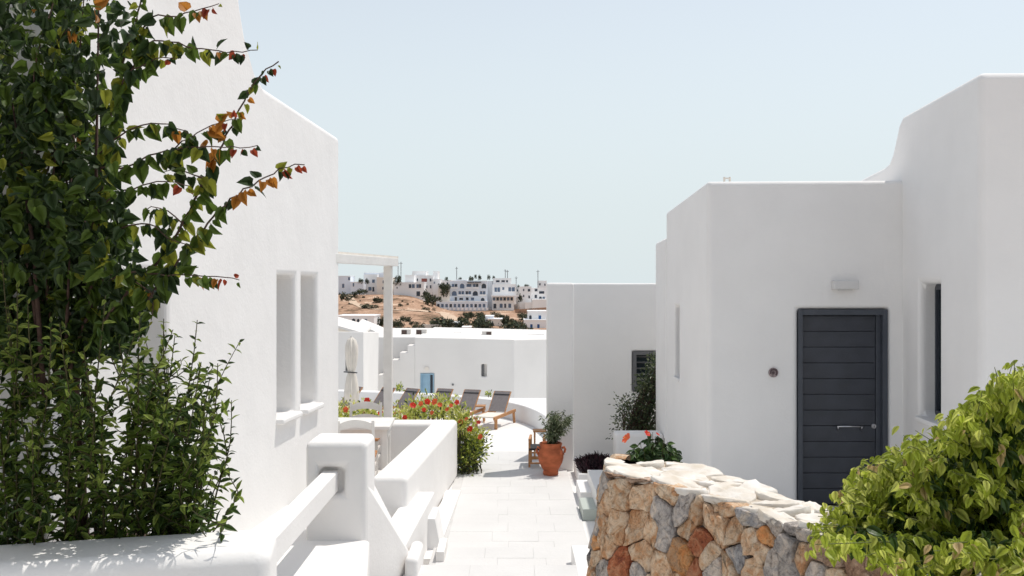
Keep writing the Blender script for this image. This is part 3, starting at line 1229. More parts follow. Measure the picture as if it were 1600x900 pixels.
class Leaves:
    def __init__(s, shape, mats):
        s.shape, s.mats = shape, mats
        s.items = []            # (matrix 3x3 columns, pos, size, material, priority)

    def put(s, pos, direc, size, mi, nrm=None, pri=0.0, roll=None):
        y = Vector(direc).normalized()
        nn = Vector(nrm) if nrm is not None else Vector((random.gauss(0, .9), random.gauss(0, .9) - .5, .8))
        x = y.cross(nn)
        if x.length < 1e-3:
            x = y.cross(Vector((1, 0.2, 0)))
        x.normalize()
        z = x.cross(y)
        s.items.append((np.array([x, y, z]).T, np.array(pos), size, mi, pri))

    def visible(s, it):
        p = it[1]
        if p[1] < 0.3:
            return False
        px, py = 800 + F * p[0] / p[1], HY + (CZ - p[2]) * F / p[1]
        return -10 < px < 1610 and -10 < py < 910

    def finish(s, parent, single=300, name='foliage'):
        V, Fc = s.shape
        order = sorted(range(len(s.items)), key=lambda i: (not s.visible(s.items[i]), -s.items[i][4]))
        ones, rest = order[:single], order[single:]
        cache = {}
        inv = world_of(parent).inverted()
        for i in ones:
            Rm, p, sz, mi, _ = s.items[i]
            if mi not in cache:
                me = bpy.data.meshes.new('leaf')
                me.from_pydata([tuple(v) for v in V], [], Fc)
                me.materials.append(s.mats[mi])
                me.shade_smooth()
                cache[mi] = me
            o = bpy.data.objects.new('leaf', cache[mi])
            COL.objects.link(o)
            M4 = Matrix.Translation(Vector(p)) @ (Matrix(Rm.tolist()).to_4x4()) @ Matrix.Scale(sz, 4)
            o.parent = parent
            o.matrix_parent_inverse = inv
            o.matrix_basis = M4
        if rest:
            nv = len(V)
            allv = np.empty((len(rest) * nv, 3))
            fs, mi_ = [], []
            for k, i in enumerate(rest):
                Rm, p, sz, mi, _ = s.items[i]
                allv[k * nv:(k + 1) * nv] = (V * sz) @ Rm.T + p
                for f in Fc:
                    fs.append(tuple(j + k * nv for j in f))
                    mi_.append(mi)
            me = bpy.data.meshes.new(name)
            me.from_pydata(allv.tolist(), [], fs)
            for m in s.mats:
                me.materials.append(m)
            me.polygons.foreach_set("material_index", mi_)
            me.shade_smooth()
            o = bpy.data.objects.new(name, me)
            COL.objects.link(o)
            o["kind"] = 'stuff'
            attach(o, parent)


def leafmat(name, c, tr=0.35, rough=0.45, var=0.25):
    return mat(name, c, rough, var, 9, transl=tr, spec=0.35)


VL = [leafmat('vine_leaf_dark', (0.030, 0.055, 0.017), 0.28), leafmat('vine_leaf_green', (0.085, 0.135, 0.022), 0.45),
      leafmat('vine_leaf_yellow', (0.26, 0.28, 0.035), 0.5), leafmat('vine_leaf_orange', (0.42, 0.17, 0.03), 0.5), leafmat('vine_leaf_red', (0.30, 0.055, 0.025), 0.45)]
SL = [leafmat('shrub_leaf_dark', (0.045, 0.080, 0.018), 0.3, 0.4), leafmat('shrub_leaf_green', (0.125, 0.190, 0.032), 0.5, 0.4), leafmat('shrub_leaf_young', (0.26, 0.33, 0.07), 0.45, 0.45)]
BL = [leafmat('bush_leaf_shade', (0.045, 0.085, 0.014), 0.3, 0.35), leafmat('bush_leaf_lime', (0.35, 0.42, 0.045), 0.5, 0.4), leafmat('bush_leaf_highlight', (0.62, 0.66, 0.14), 0.5, 0.45), leafmat('bush_leaf_blush', (0.60, 0.44, 0.20), 0.45, 0.5)]

# --- climbing vine
vn = thing('climbing_vine', 'large climbing vine with heart-shaped leaves turning orange at its tips', 'vine', (-2.5, 5.9, 0.9))
stem = MB()
VLV = Leaves(HEART, VL)
shoots = [  # (picture points, depth start, depth end, stem radius, tip colour amount)
    ([(100, 620), (120, 540), (140, 480), (150, 400), (155, 330), (160, 258), (168, 205), (186, 130), (200, 70), (216, 20), (224, -30)], 5.3, 5.0, .010, .1),
    ([(150, 520), (205, 450), (255, 400), (285, 350), (320, 280), (345, 230), (365, 190), (390, 140), (418, 105), (437, 98)], 5.2, 4.9, .008, 1.0),
    ([(230, 470), (305, 375), (340, 330), (375, 300), (410, 280), (440, 262), (475, 256)], 5.1, 4.8, .006, 1.0),
    ([(200, 70), (240, 22), (270, 25), (300, 20), (342, 4)], 5.0, 4.9, .004, .7),
    ([(186, 130), (205, 110), (235, 62), (270, 65), (300, 74), (350, 82), (404, 78)], 5.0, 4.8, .004, .6),
    ([(170, 190), (200, 112), (232, 96), (262, 88), (280, 92)], 5.0, 4.9, .004, .4),
    ([(155, 240), (190, 208), (230, 194), (262, 191), (300, 212)], 5.0, 4.9, .004, .5),
    ([(250, 245), (285, 222), (315, 203), (345, 190), (372, 186)], 4.95, 4.85, .003, .9),
    ([(160, 260), (200, 262), (235, 240), (290, 232), (340, 228), (372, 230), (402, 228)], 5.0, 4.8, .004, .8),
    ([(150, 330), (190, 300), (235, 285), (270, 285), (300, 290)], 5.05, 4.9, .004, .6),
    ([(150, 380), (200, 352), (240, 350), (262, 372), (300, 385)], 5.05, 4.95, .004, .2),
    ([(160, 440), (210, 425), (250, 430), (290, 430), (340, 432), (374, 437)], 5.1, 4.9, .004, .7),
    ([(170, 430), (215, 440), (240, 460), (238, 500)], 5.1, 5.0, .004, .2),
    ([(60, 300), (100, 200), (120, 100), (130, 20), (135, -30)], 5.2, 5.1, .006, .1),
    ([(20, 330), (40, 200), (60, 80), (90, -20)], 5.0, 4.9, .006, .1),
    ([(60, 240), (90, 60), (110, 45), (140, 30)], 5.0, 4.9, .003, .5),
    ([(285, 350), (262, 330), (240, 320), (225, 330)], 5.0, 5.0, .003, .2),
    ([(320, 280), (300, 270), (275, 262), (255, 270)], 4.95, 4.95, .003, .6),
]


def along(pts, n):
    p = np.array(pts, float)
    s = np.concatenate([[0], np.cumsum(np.linalg.norm(np.diff(p, axis=0), axis=1))])
    t = np.linspace(0, s[-1], n)
    return np.stack([np.interp(t, s, p[:, k]) for k in range(p.shape[1])], 1), s[-1]


for pts, d0, d1, rad, tip in shoots:
    Lp = sum(math.dist(pts[i], pts[i + 1]) for i in range(len(pts) - 1))
    n_ = max(5, int(Lp / 12))
    q, _ = along(pts, n_)
    P3 = []
    for i, (a, b) in enumerate(q):
        t = i / (n_ - 1)
        P3.append(P(a + random.uniform(-2, 2), b + random.uniform(-2, 2), d0 + (d1 - d0) * t + random.uniform(-.015, .015)))
    stem.tube(P3, [rad * (1 - .75 * i / (n_ - 1)) + .0012 for i in range(n_)], 5)
    nl = int(Lp / 7.0)
    for k in range(nl):
        t = (k + random.random() * .7) / nl
        i = min(n_ - 2, int(t * (n_ - 1)))
        p = P3[i].lerp(P3[i + 1], t * (n_ - 1) - i)
        side = random.choice((-1, 1))
        dr = Vector((side * random.uniform(.1, .75), random.uniform(-.5, .4), -random.uniform(.35, 1.2)))
        if random.random() < .12:
            dr.z = random.uniform(0, .5)
        tt = max(0.0, t - .35) / .65
        sz = (0.086 * (1 - .62 * tt ** 2)) * random.uniform(.6, 1.15)
        r_ = random.random()
        if tip > .3 and t > 1 - .42 * tip and r_ < .62 * t:
            mi = 4 if (t > .86 and r_ < .4) else (3 if r_ < .42 else 2)
        else:
            mi = 2 if r_ < .15 else (1 if r_ < .66 else 0)
        base = p + dr.normalized() * 0.016
        nrm = Vector((random.gauss(0, .6), -1 + random.gauss(0, .5), .35 + random.gauss(0, .5)))
        VLV.put(base, dr, sz, mi, nrm, pri=3 + random.random())
# dense mass behind the traced shoots
edge_y = [-30, 40, 100, 180, 250, 320, 380, 450, 500, 540, 580]
edge_x = [190, 215, 205, 190, 180, 195, 215, 232, 235, 200, 120]
holes = [(33, 100, 22), (75, 250, 22), (135, 378, 12), (60, 30, 14), (150, 60, 12), (10, 290, 16)]
cnt = 0
while cnt < 3900:
    py = random.uniform(-40, 570)
    ex = np.interp(py, edge_y, edge_x)
    px = random.uniform(-60, ex)
    if px > ex - 45 and random.random() < .5:
        continue
    if any(math.hypot(px - a, py - b) < r_ and random.random() < .93 for a, b, r_ in holes):
        continue
    if py < 130 and random.random() < (.25 if px < 120 else .55):
        continue
    d = random.uniform(4.75, min(6.3, 3.294 / (0.1 + (800 - px) / F) - .12) if px > 62 else 6.3)
    if py > 430:
        d = max(d, 5.25)
    p = P(px, py, d)
    dr = Vector((random.gauss(0, .7), random.gauss(-.1, .6), random.gauss(-.55, .5)))
    nrm = Vector((random.gauss(0, .9), -.8 + random.gauss(0, .9), .4 + random.gauss(0, .8)))
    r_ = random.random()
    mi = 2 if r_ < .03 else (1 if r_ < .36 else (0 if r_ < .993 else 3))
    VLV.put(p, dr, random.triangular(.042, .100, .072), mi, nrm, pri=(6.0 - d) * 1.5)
    cnt += 1
for k in range(650):    # the heavy skirt above the shrub
    px, py = random.uniform(-40, 225), random.uniform(330, 560)
    if px > np.interp(py, edge_y, edge_x) - 8:
        continue
    p = P(px, py, random.uniform(5.15, min(6.0, 3.294 / (0.1 + (800 - px) / F) - .12)))
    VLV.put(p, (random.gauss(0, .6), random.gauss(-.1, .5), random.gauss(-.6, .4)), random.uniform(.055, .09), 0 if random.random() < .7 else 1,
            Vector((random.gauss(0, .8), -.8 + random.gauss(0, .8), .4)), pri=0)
for k in range(16):     # inner branches
    a = (random.uniform(20, 140), 620)
    b = (random.uniform(-20, 200), random.uniform(-30, 420))
    d = random.uniform(5.2, 5.8)
    c = ((a[0] + b[0]) / 2 + random.uniform(-40, 40), (a[1] + b[1]) / 2)
    stem.tube([P(*a, d), P(*c, d - .1), P(*b, d - .2)], [.014, .010, .004], 5)
for k in range(3):
    stem.tube([Vector((-2.55 + .1 * k, 5.9, .2)), Vector((-2.5 + .08 * k, 5.8, 1.0)), P(100 + 15 * k, 560, 5.5), P(110 + 25 * k, 420, 5.4)], [.03, .026, .02, .012], 6)
stem.build('stem', M['bark'], vn, smooth=True)
VLV.finish(vn, 300)

g = MB()
g.prism([(-1.95, 5.70), (-3.30, 5.32), (-3.30, 6.30), (-2.80, 6.30), (-2.55, 6.6), (-1.95, 6.2)], -0.2, 0.84)
tag(g.build('planting_bed', M['soil']), kind='structure')

# --- pointed-leaf shrub below the vine
sh = thing('shrub', 'dark green pointed-leaf shrub growing up behind the low garden wall', 'shrub', (-2.2, 5.9, 0.2))
stem = MB()
SLV = Leaves(LANCE, SL)
tops_x = [-20, 10, 50, 75, 110, 150, 200, 250, 300, 330, 372, 380]
tops_y = [440, 405, 490, 500, 490, 462, 488, 500, 498, 560, 530, 560]
hand = [((300, 845), (325, 640), (376, 530)), ((290, 840), (320, 700), (352, 728)), ((255, 830), (290, 640), (304, 500)), ((300, 830), (335, 620), (340, 568)), ((330, 840), (345, 822), (362, 808)),
        ((30, 800), (20, 600), (8, 405)), ((60, 800), (60, 640), (44, 470)), ((200, 800), (220, 640), (215, 488)), ((270, 830), (318, 720), (330, 640)), ((40, 800), (70, 640), (78, 498)), ((-10, 800), (20, 620), (30, 445)), ((100, 800), (110, 640), (98, 505)), ((240, 830), (262, 620), (258, 498)), ((230, 830), (320, 700), (318, 625)), ((150, 800), (150, 640), (160, 462)),
        ((285, 840), (310, 660), (325, 590))]
allsh = list(hand)
for k in range(40):
    bx = random.uniform(-30, 310)
    tx = bx + random.uniform(-60, 105)
    tx = min(tx, 350)
    ty = np.interp(tx, tops_x, tops_y) + abs(random.gauss(0, 85)) + 14
    allsh.append(((bx, 850), ((bx + tx) / 2 + random.uniform(-70, 60), (845 + ty) / 2 + random.uniform(-40, 40)), (tx + random.uniform(-40, 30), ty)))
def shoot(P3, L_, pri, r0, tip_sz=1.0):
    """one leafy shoot: a stem with pairs of pointed leaves that rise along it and bend outward"""
    m1 = len(P3) - 1
    stem.tube(P3, [r0 * (1 - .8 * i / m1) + .001 for i in range(m1 + 1)], 4)
    nn = max(3, int(L_ / 12.0))
    for k in range(nn):
        t = (k + .5) / nn
        if t < .04 or (t < .2 and r0 > .004 and random.random() < .2):
            continue
        i = min(m1 - 1, int(t * m1))
        p = P3[i].lerp(P3[i + 1], t * m1 - i)
        ax = (P3[i + 1] - P3[i]).normalized()
        u = ax.cross(Vector((0, 1, .1))).normalized()
        v = ax.cross(u)
        ph_ = k * 1.57 + random.uniform(-.7, .7)
        for s_ in (0, math.pi):
            if random.random() < .1:
                continue
            rad_ = u * math.cos(ph_ + s_) + v * math.sin(ph_ + s_)
            dr = rad_ + ax * random.uniform(.4, 1.3) + Vector((random.gauss(0, .2), random.gauss(0, .2), random.gauss(0, .2)))
            sz = .090 * (1 - .6 * t ** 3) * random.uniform(.65, 1.2) * tip_sz
            r_ = random.random()
            mi = 2 if (t > .70 and r_ < .6) or r_ < .09 else (1 if r_ < .62 else 0)
            SLV.put(p, dr, sz, mi, ax - rad_ * .3 + Vector((random.gauss(0, .25), random.gauss(0, .25), 0)), pri=pri + t * .5 + (6.2 - p.y))


for j, (a, b, c) in enumerate(allsh):
    bx_ = PX(a[0], 5.6)
    back = 5.84 + (bx_ + 1.335) * .274          # rear edge of the low wall at this place
    d0 = back + random.uniform(.06, .34)
    d1 = d0 - random.uniform(.2, .95)
    if j < len(hand):
        d1 = 4.75 if c[0] < 240 else 5.25
    a = (a[0], 880)
    q, L_ = along([a, b, c], 9)
    q = q + np.array([[math.sin(i * .8 + j) * 5, 0] for i in range(9)]) * np.linspace(0, 1, 9)[:, None]
    P3 = [P(px, py, d0 + (d1 - d0) * i / 8) for i, (px, py) in enumerate(q)]
    shoot(P3, L_, 1 if j < len(hand) else 0, .006)
    for tw in range(random.choice((2, 3, 3, 4))):
        i = random.randint(1, 6)
        side = 1 if random.random() < .58 else -1
        ln = random.uniform(50, 125) * (1 - i * .07)
        an = R(random.uniform(28, 68)) * side
        x0_, y0_ = q[i]
        x1_, y1_ = x0_ + ln * math.sin(an), y0_ - ln * math.cos(an)
        if x1_ > 352 or y1_ < np.interp(x1_, tops_x, tops_y) - 5:
            continue
        dd_ = P3[i].y
        d2 = max(4.7, dd_ - random.uniform(-.1, .3))
        tq = [P(x0_ + (x1_ - x0_) * f + side * 10 * math.sin(f * 3.14), y0_ + (y1_ - y0_) * f, dd_ + (d2 - dd_) * f) for f in (0, .25, .5, .75, 1)]
        shoot(tq, ln, 0, .003, .92)
stem.build('stem', M['twig'], sh, smooth=True)
SLV.finish(sh, 300)

# --- lime bush over the stone wall
bu = thing('bush', 'lime green bush with drooping oval leaves spilling over the stone wall', 'bush', (2.5, 5.3, 0.9))
stem = MB()
BLV = Leaves(OVAL, BL)
ox = [1255, 1275, 1300, 1340, 1385, 1430, 1480, 1520, 1560, 1600, 1680]
oy_t = [824, 806, 768, 728, 698, 668, 650, 606, 566, 562, 562]
oy_b = [850, 856, 850, 862, 898, 890, 900, 930, 950, 960, 960]
shoot_n = 270
for k in range(shoot_n):
    u = random.random() ** .8
    ex = random.uniform(1262, 1680)
    yt, yb = np.interp(ex, ox, oy_t), np.interp(ex, ox, oy_b)
    ey = yt + (yb - yt) * random.random() ** 1.1
    if k < 70:
        ey = yt + random.uniform(0, 24) + 9 * math.sin(ex * .055)
    de = random.uniform(4.35, 5.5)
    if ex < 1400:
        de = random.uniform(4.9, 5.5)
    if ey > 845:
        de = random.uniform(3.95, 4.6)
    tipp = P(ex, ey, de)
    root = Vector((2.55 + random.uniform(-.3, .5), 5.3 + random.uniform(-.4, .3), 1.0))
    mid = (tipp + root) / 2 + Vector((random.uniform(-.1, .1), random.uniform(-.1, .1), random.uniform(.0, .12)))
    pts = []
    for i in range(9):
        t = i / 8
        pts.append(root * (1 - t) ** 2 + mid * 2 * t * (1 - t) + tipp * t * t)
    stem.tube(pts, [.005 * (1 - .8 * i / 8) + .0008 for i in range(9)], 4)
    Ln = (tipp - root).length
    nl = int(Ln / .0215)
    for q_ in range(nl):
        t = .25 + .75 * (q_ + random.random()) / nl
        i = min(7, int(t * 8))
        p = pts[i].lerp(pts[i + 1], t * 8 - i)
        a = random.uniform(0, 6.283)
        dr = Vector((math.cos(a) * .8, math.sin(a) * .8 - .15, -random.uniform(-.15, .9)))
        out = (p - Vector((2.6, 5.5, 1.1))).normalized()
        nrm = Vector((random.gauss(0, .35), random.gauss(-.25, .35), 1)) + out * .5
        sz = random.triangular(.040, .086, .062) * (1 - .3 * max(0, t - .8) / .2)
        r_ = random.random()
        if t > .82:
            mi = 2 if r_ < .36 else (3 if r_ < .41 else 1)  # outer leaves: sun highlights put into the leaf colour
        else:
            mi = 1 if r_ < .40 else (2 if r_ < .47 else 0)  # inner leaves: the bush's shaded inside put into darker leaf colour
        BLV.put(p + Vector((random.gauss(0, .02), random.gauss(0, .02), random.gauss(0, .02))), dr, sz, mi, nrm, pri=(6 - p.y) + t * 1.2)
stem.build('stem', M['freshtwig'], bu, smooth=True)
BLV.finish(bu, 300)


# ------------------------------------------------------------------ smaller plants
def flower_mesh(name, m, mc):
    g_ = MB()
    for k in range(5):
        a = 2 * math.pi * k / 5
        c, s = math.cos(a), math.sin(a)
        t = Vector((-s, c, 0))
        r0 = Vector((c, s, 0))
        pts = [Vector((0, 0, 0)), r0 * .35 + t * .34 + Vector((0, 0, .25)), r0 * .80 + t * .46 + Vector((0, 0, .42)), r0 * 1.0 + Vector((0, 0, .30)), r0 * .80 - t * .44 + Vector((0, 0, .36)), r0 * .35 - t * .32 + Vector((0, 0, .22))]
        g_.add(pts, [(0, 1, 2, 3), (0, 3, 4, 5)], 0)
    g_.tube([(0, 0, 0), (0, 0, .45), (.05, 0, .75)], [.05, .04, .06], 5, 1)
    me = bpy.data.meshes.new(name)
    me.from_pydata(g_.v, [], g_.f)
    me.materials.append(m)
    me.materials.append(mc)
    me.polygons.foreach_set("material_index", g_.m)
    return me


RED = leafmat('petal_red', (0.62, 0.035, 0.02), .3, .5, .15)
ORG = leafmat('petal_orange', (0.72, 0.13, 0.05), .3, .5, .2)
YEL = leafmat('stamen_yellow', (0.7, 0.4, 0.08), .1)
FM = {'r': flower_mesh('flower', RED, YEL), 'o': flower_mesh('flower', ORG, YEL)}


def flower(parent, pos, size, kind='r', face=Vector((-.2, -.9, .4))):
    o = bpy.data.objects.new('flower', FM[kind])
    COL.objects.link(o)
    q = (Vector(face) + Vector((random.gauss(0, .3), 0, random.gauss(0, .3)))).to_track_quat('Z', 'Y')
    o.parent = parent
    o.matrix_parent_inverse = world_of(parent).inverted()
    o.matrix_basis = Matrix.Translation(pos) @ q.to_matrix().to_4x4() @ Matrix.Rotation(random.uniform(0, 6), 4, 'Z') @ Matrix.Scale(size, 4)
    return o


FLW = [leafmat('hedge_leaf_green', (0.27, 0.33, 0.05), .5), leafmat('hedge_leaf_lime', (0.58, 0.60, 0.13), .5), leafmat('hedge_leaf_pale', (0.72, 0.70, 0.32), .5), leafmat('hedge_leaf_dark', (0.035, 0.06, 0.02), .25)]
fh = thing('flowering_hedge', 'yellow green hedge with red and orange flowers behind the patio wall', 'hedge', (-1.0, 15.0, -0.3))
HL = Leaves(SMALL, FLW)
stem = MB()
for blob in range(150):
    if blob < 92:
        cx, cy = random.uniform(-2.6, -0.75), random.uniform(14.75, 15.5)
        hz_ = np.interp(cx, [-2.6, -1.75, -1.2, -.9, -.7], [.52, .46, .60, .58, .42]) + random.uniform(-.12, .05)
        z0 = random.uniform(.0, hz_)
        if random.random() < .6:
            z0 = hz_
    else:
        t = random.random()
        cx, cy = random.uniform(-.74, -.58) + .10 * math.sin(t * 3), random.uniform(14.55, 15.2)
        z0 = -.22 + t * .72
        if z0 > .2:
            cx -= .12
    c = Vector((cx, cy, z0))
    stem.tube([(cx + random.uniform(-.1, .1), cy, -.3), (cx, cy, max(-.25, z0 - .1)), c], [.008, .006, .002], 4)
    for k in range(46):
        off = Vector((random.gauss(0, .075), random.gauss(0, .075), random.gauss(0, .075)))
        p = c + off
        dr = off + Vector((0, 0, .05)) + Vector((random.gauss(0, .06), random.gauss(0, .06), random.gauss(0, .06)))
        r_ = random.random()
        up = z0 + off.z > .2
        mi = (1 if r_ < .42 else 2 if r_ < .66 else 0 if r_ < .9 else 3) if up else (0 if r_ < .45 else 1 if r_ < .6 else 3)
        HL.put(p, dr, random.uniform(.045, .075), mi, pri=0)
stem.build('stem', M['twig'], fh)
HL.finish(fh, 0)
for px, py, k, s_ in ((645, 634, 'r', .062), (658, 631, 'o', .05), (668.5, 627, 'r', .062), (680, 628.5, 'o', .07), (687, 633, 'o', .05), (714, 629, 'r', .05), (699, 640, 'o', .045),
                      (632, 652, 'r', .05), (719, 659, 'o', .05), (735, 671, 'r', .062), (751, 683, 'o', .055), (748, 660, 'r', .04), (574, 626, 'r', .06), (595, 646, 'r', .055), (541, 640, 'o', .06),
                      (663, 640, 'r', .045), (675, 645, 'o', .04), (705, 634, 'o', .04), (729, 655, 'o', .04), (560, 632, 'o', .05), (586, 634, 'r', .04)):
    flower(fh, P(px, py, 14.6), s_ * .8, k)

# red hibiscus in front of the villa, behind the stone wall
hb = thing('hibiscus', 'dark green hibiscus with one open orange-red flower behind the stone wall', 'plant', (1.35, 8.9, 0))
HBM = [leafmat('hibiscus_leaf', (0.030, 0.062, 0.018), .25, .35), leafmat('hibiscus_leaf_light', (0.06, 0.11, 0.025), .3, .35)]
HB = Leaves(OVAL, HBM)
stem = MB()
DH = 8.8
root = Vector((PX(1025, DH), DH + .1, 0.0))
for k in range(150):
    ex = random.uniform(982, 1064)
    ex = min(1064, max(982, ex))
    yt = np.interp(ex, [980, 1000, 1015, 1040, 1065], [705, 690, 672, 682, 712])
    ey = random.uniform(yt, 735)
    tp = P(ex, ey, DH + random.uniform(-.22, .22))
    md = (root + tp) / 2 + Vector((0, 0, .1))
    stem.tube([root, md, tp], [.008, .005, .002], 4)
    for q_ in range(17):
        t = random.uniform(.55, 1)
        p = md.lerp(tp, (t - .5) * 2)
        a = random.uniform(0, 6.28)
        HB.put(p, (math.cos(a), math.sin(a), random.uniform(-.7, .4)), random.uniform(.05, .078), 0 if random.random() < .7 else 1)
stem.build('stem', M['twig'], hb)
HB.finish(hb, 0)
flower(hb, P(980.5, 686, DH - .25), .05, 'o', Vector((-.85, -.35, .15)))
flower(hb, P(1010.5, 678, DH - .2), .032, 'r', Vector((.3, -.5, .5)))
flower(hb, P(1027, 679, DH - .2), .022, 'r', Vector((.3, -.3, .9)))

# dark tall shrub in the planter
ts = thing('tall_shrub', 'tall dark olive green shrub against the villa side below the louvred window', 'shrub', (1.85, 15.3, 0.05))
TSM = [leafmat('tall_shrub_dark', (0.030, 0.048, 0.020), .2, .4), leafmat('tall_shrub_green', (0.075, 0.10, 0.035), .3, .4), leafmat('tall_shrub_grey', (0.15, 0.17, 0.09), .3, .4)]
TS = Leaves(SMALL, TSM)
stem = MB()
for k in range(100):
    py = random.uniform(564, 680)
    xl = np.interp(py, [555, 580, 610, 630, 650, 672], [1019, 1011, 993, 970, 962, 964])
    px = random.uniform(xl + 4, 1044)
    if py < 610 and px < 1005 and random.random() < .5:
        continue
    c = P(px, py, 15.3 + random.uniform(-.25, .25))
    c.x = min(c.x, 2.25)
    rt = Vector((1.8 + random.uniform(-.15, .2), 15.3, .05))
    stem.tube([rt, (rt + c) / 2 + Vector((0, 0, .08)), c], [.014, .009, .003], 4)
    for q_ in range(44):
        off = Vector((random.gauss(0, .062), random.gauss(0, .062), random.gauss(0, .062)))
        r_ = random.random()
        TS.put(c + off, off + Vector((random.gauss(0, .04), random.gauss(0, .04), random.gauss(0, .04))), random.uniform(.04, .065), 0 if r_ < .55 else 1 if r_ < .88 else 2)
stem.build('stem', M['bark'], ts)
TS.finish(ts, 0)

# purple ground plants in the trough
pu = thing('purple_plant', 'dark purple spiky plants filling the low white trough', 'plant', (1.2, 14.3, -0.15))
PUM = [mat('purple_leaf', (0.020, 0.010, 0.014), .6, .4, 20), mat('purple_leaf_red', (0.055, 0.014, 0.024), .6, .3, 20)]
PUL = Leaves(NARROW, PUM)
for k in range(1500):
    p = Vector((random.uniform(.93, 1.40), random.uniform(13.92, 14.85), -.155))
    h_ = .13 * (1 - abs(p.x - 1.25) * 1.6)
    dr = Vector((random.gauss(0, .5) - (.5 if p.x < 1.02 else 0), random.gauss(-.1, .5), 1))
    PUL.put(p, dr, max(.06, h_ * random.uniform(.7, 1.4)), 0 if random.random() < .75 else 1)
PUL.finish(pu, 0)

# terracotta pot with its olive-leaved plant
pt = thing('terracotta_pot', 'large terracotta jar with small lug handles standing on the path', 'pot', (0.55, 14.55, -0.3))
w = MB()
prof = [(.100, 0), (.108, .012), (.110, .045), (.106, .058), (.100, .066), (.112, .078), (.135, .12), (.164, .175), (.180, .235), (.184, .285), (.176, .33), (.160, .365), (.152, .385), (.153, .41), (.160, .43), (.162, .452), (.155, .459), (.143, .455), (.138, .43), (.138, .40)]
w.lathe(prof, (0.55, 14.55, -0.3), 36)
w.build('jar', M['terracotta'], pt, smooth=True)
for s_ in (-1, 1):
    w = MB()
    cx = 0.55 + s_ * .155
    w.tube([(cx, 14.50, .09), (cx + s_ * .035, 14.50, .10), (cx + s_ * .05, 14.50, .07), (cx + s_ * .038, 14.50, .03), (cx + s_ * .02, 14.50, .0)], [.018, .017, .016, .017, .02], 8)
    w.build('handle', M['terracotta'], pt, smooth=True)
w = MB()
w.lathe([(.13, 0), (.136, .004)], (0.55, 14.55, 0.10), 24)
w.build('soil', M['soil'], pt)
op = thing('potted_plant', 'grey green slender-leaved plant growing in the terracotta jar', 'plant', (0.55, 14.55, 0.1))
OPM = [leafmat('olive_leaf', (0.18, 0.22, 0.12), .35, .5), leafmat('olive_leaf_pale', (0.38, 0.40, 0.27), .35, .5), leafmat('olive_leaf_dark', (0.08, 0.11, 0.05), .3, .5)]
OP = Leaves(NARROW, OPM)
stem = MB()
for k in range(62):
    px = random.gauss(867, 12)
    py = random.uniform(641, 682)
    if k < 12:
        px, py = random.uniform(882, 897), random.uniform(645, 664)
    px = max(845, min(898, px))
    tp = P(px, py, 14.55 + random.uniform(-.18, .18))
    rt = Vector((.55 + random.uniform(-.05, .07), 14.55, .1))
    md = (tp + rt) / 2 + Vector((0, 0, .06))
    stem.tube([rt, md, tp], [.005, .004, .0015], 4)
    for q_ in range(22):
        t = random.uniform(.25, 1)
        p = rt.lerp(md, t * 2) if t < .5 else md.lerp(tp, t * 2 - 1)
        a = random.uniform(0, 6.28)
        r_ = random.random()
        OP.put(p, (math.cos(a), math.sin(a), random.uniform(-1.2, .5)), random.uniform(.05, .085), 0 if r_ < .5 else 1 if r_ < .72 else 2)
stem.build('stem', M['twig'], op)
OP.finish(op, 0)

# ------------------------------------------------------------------ furniture
# patio table
tb = thing('patio_table', 'square white patio table with thick legs beside the pergola post', 'table', (-1.9, 13.2, -0.13))
tx0, tx1, ty0, ty1 = -2.7, PX(617, 13.75), 12.85, 13.75
w = MB()
w.prism([(tx0, ty0), (PX(604, 12.85) + .04, ty0), (tx1, ty1), (tx0, ty1)], 0.575, 0.62)
w.build('tabletop', M['whitewood'], tb, bevel=0.006)
xr0, xr1 = PX(603, 12.9), tx1 - .06
w = MB()
w.box(tx0 + .04, xr0, 12.90, 12.93, .47, .574)
w.bar((xr0 + .01, 12.93, .522), (xr1 + .01, 13.68, .522), .03, .104)
w.build('apron', M['whitewood'], tb)
for (a, b_) in ((xr0 - .02, 12.93), (xr1 - .03, 13.68), (tx0 + .08, 12.93), (tx0 + .08, 13.68)):
    w = MB()
    w.box(a - .035, a + .035, b_ - .035, b_ + .035, -.13, .574)
    w.build('leg', M['whitewood'], tb, bevel=0.004)


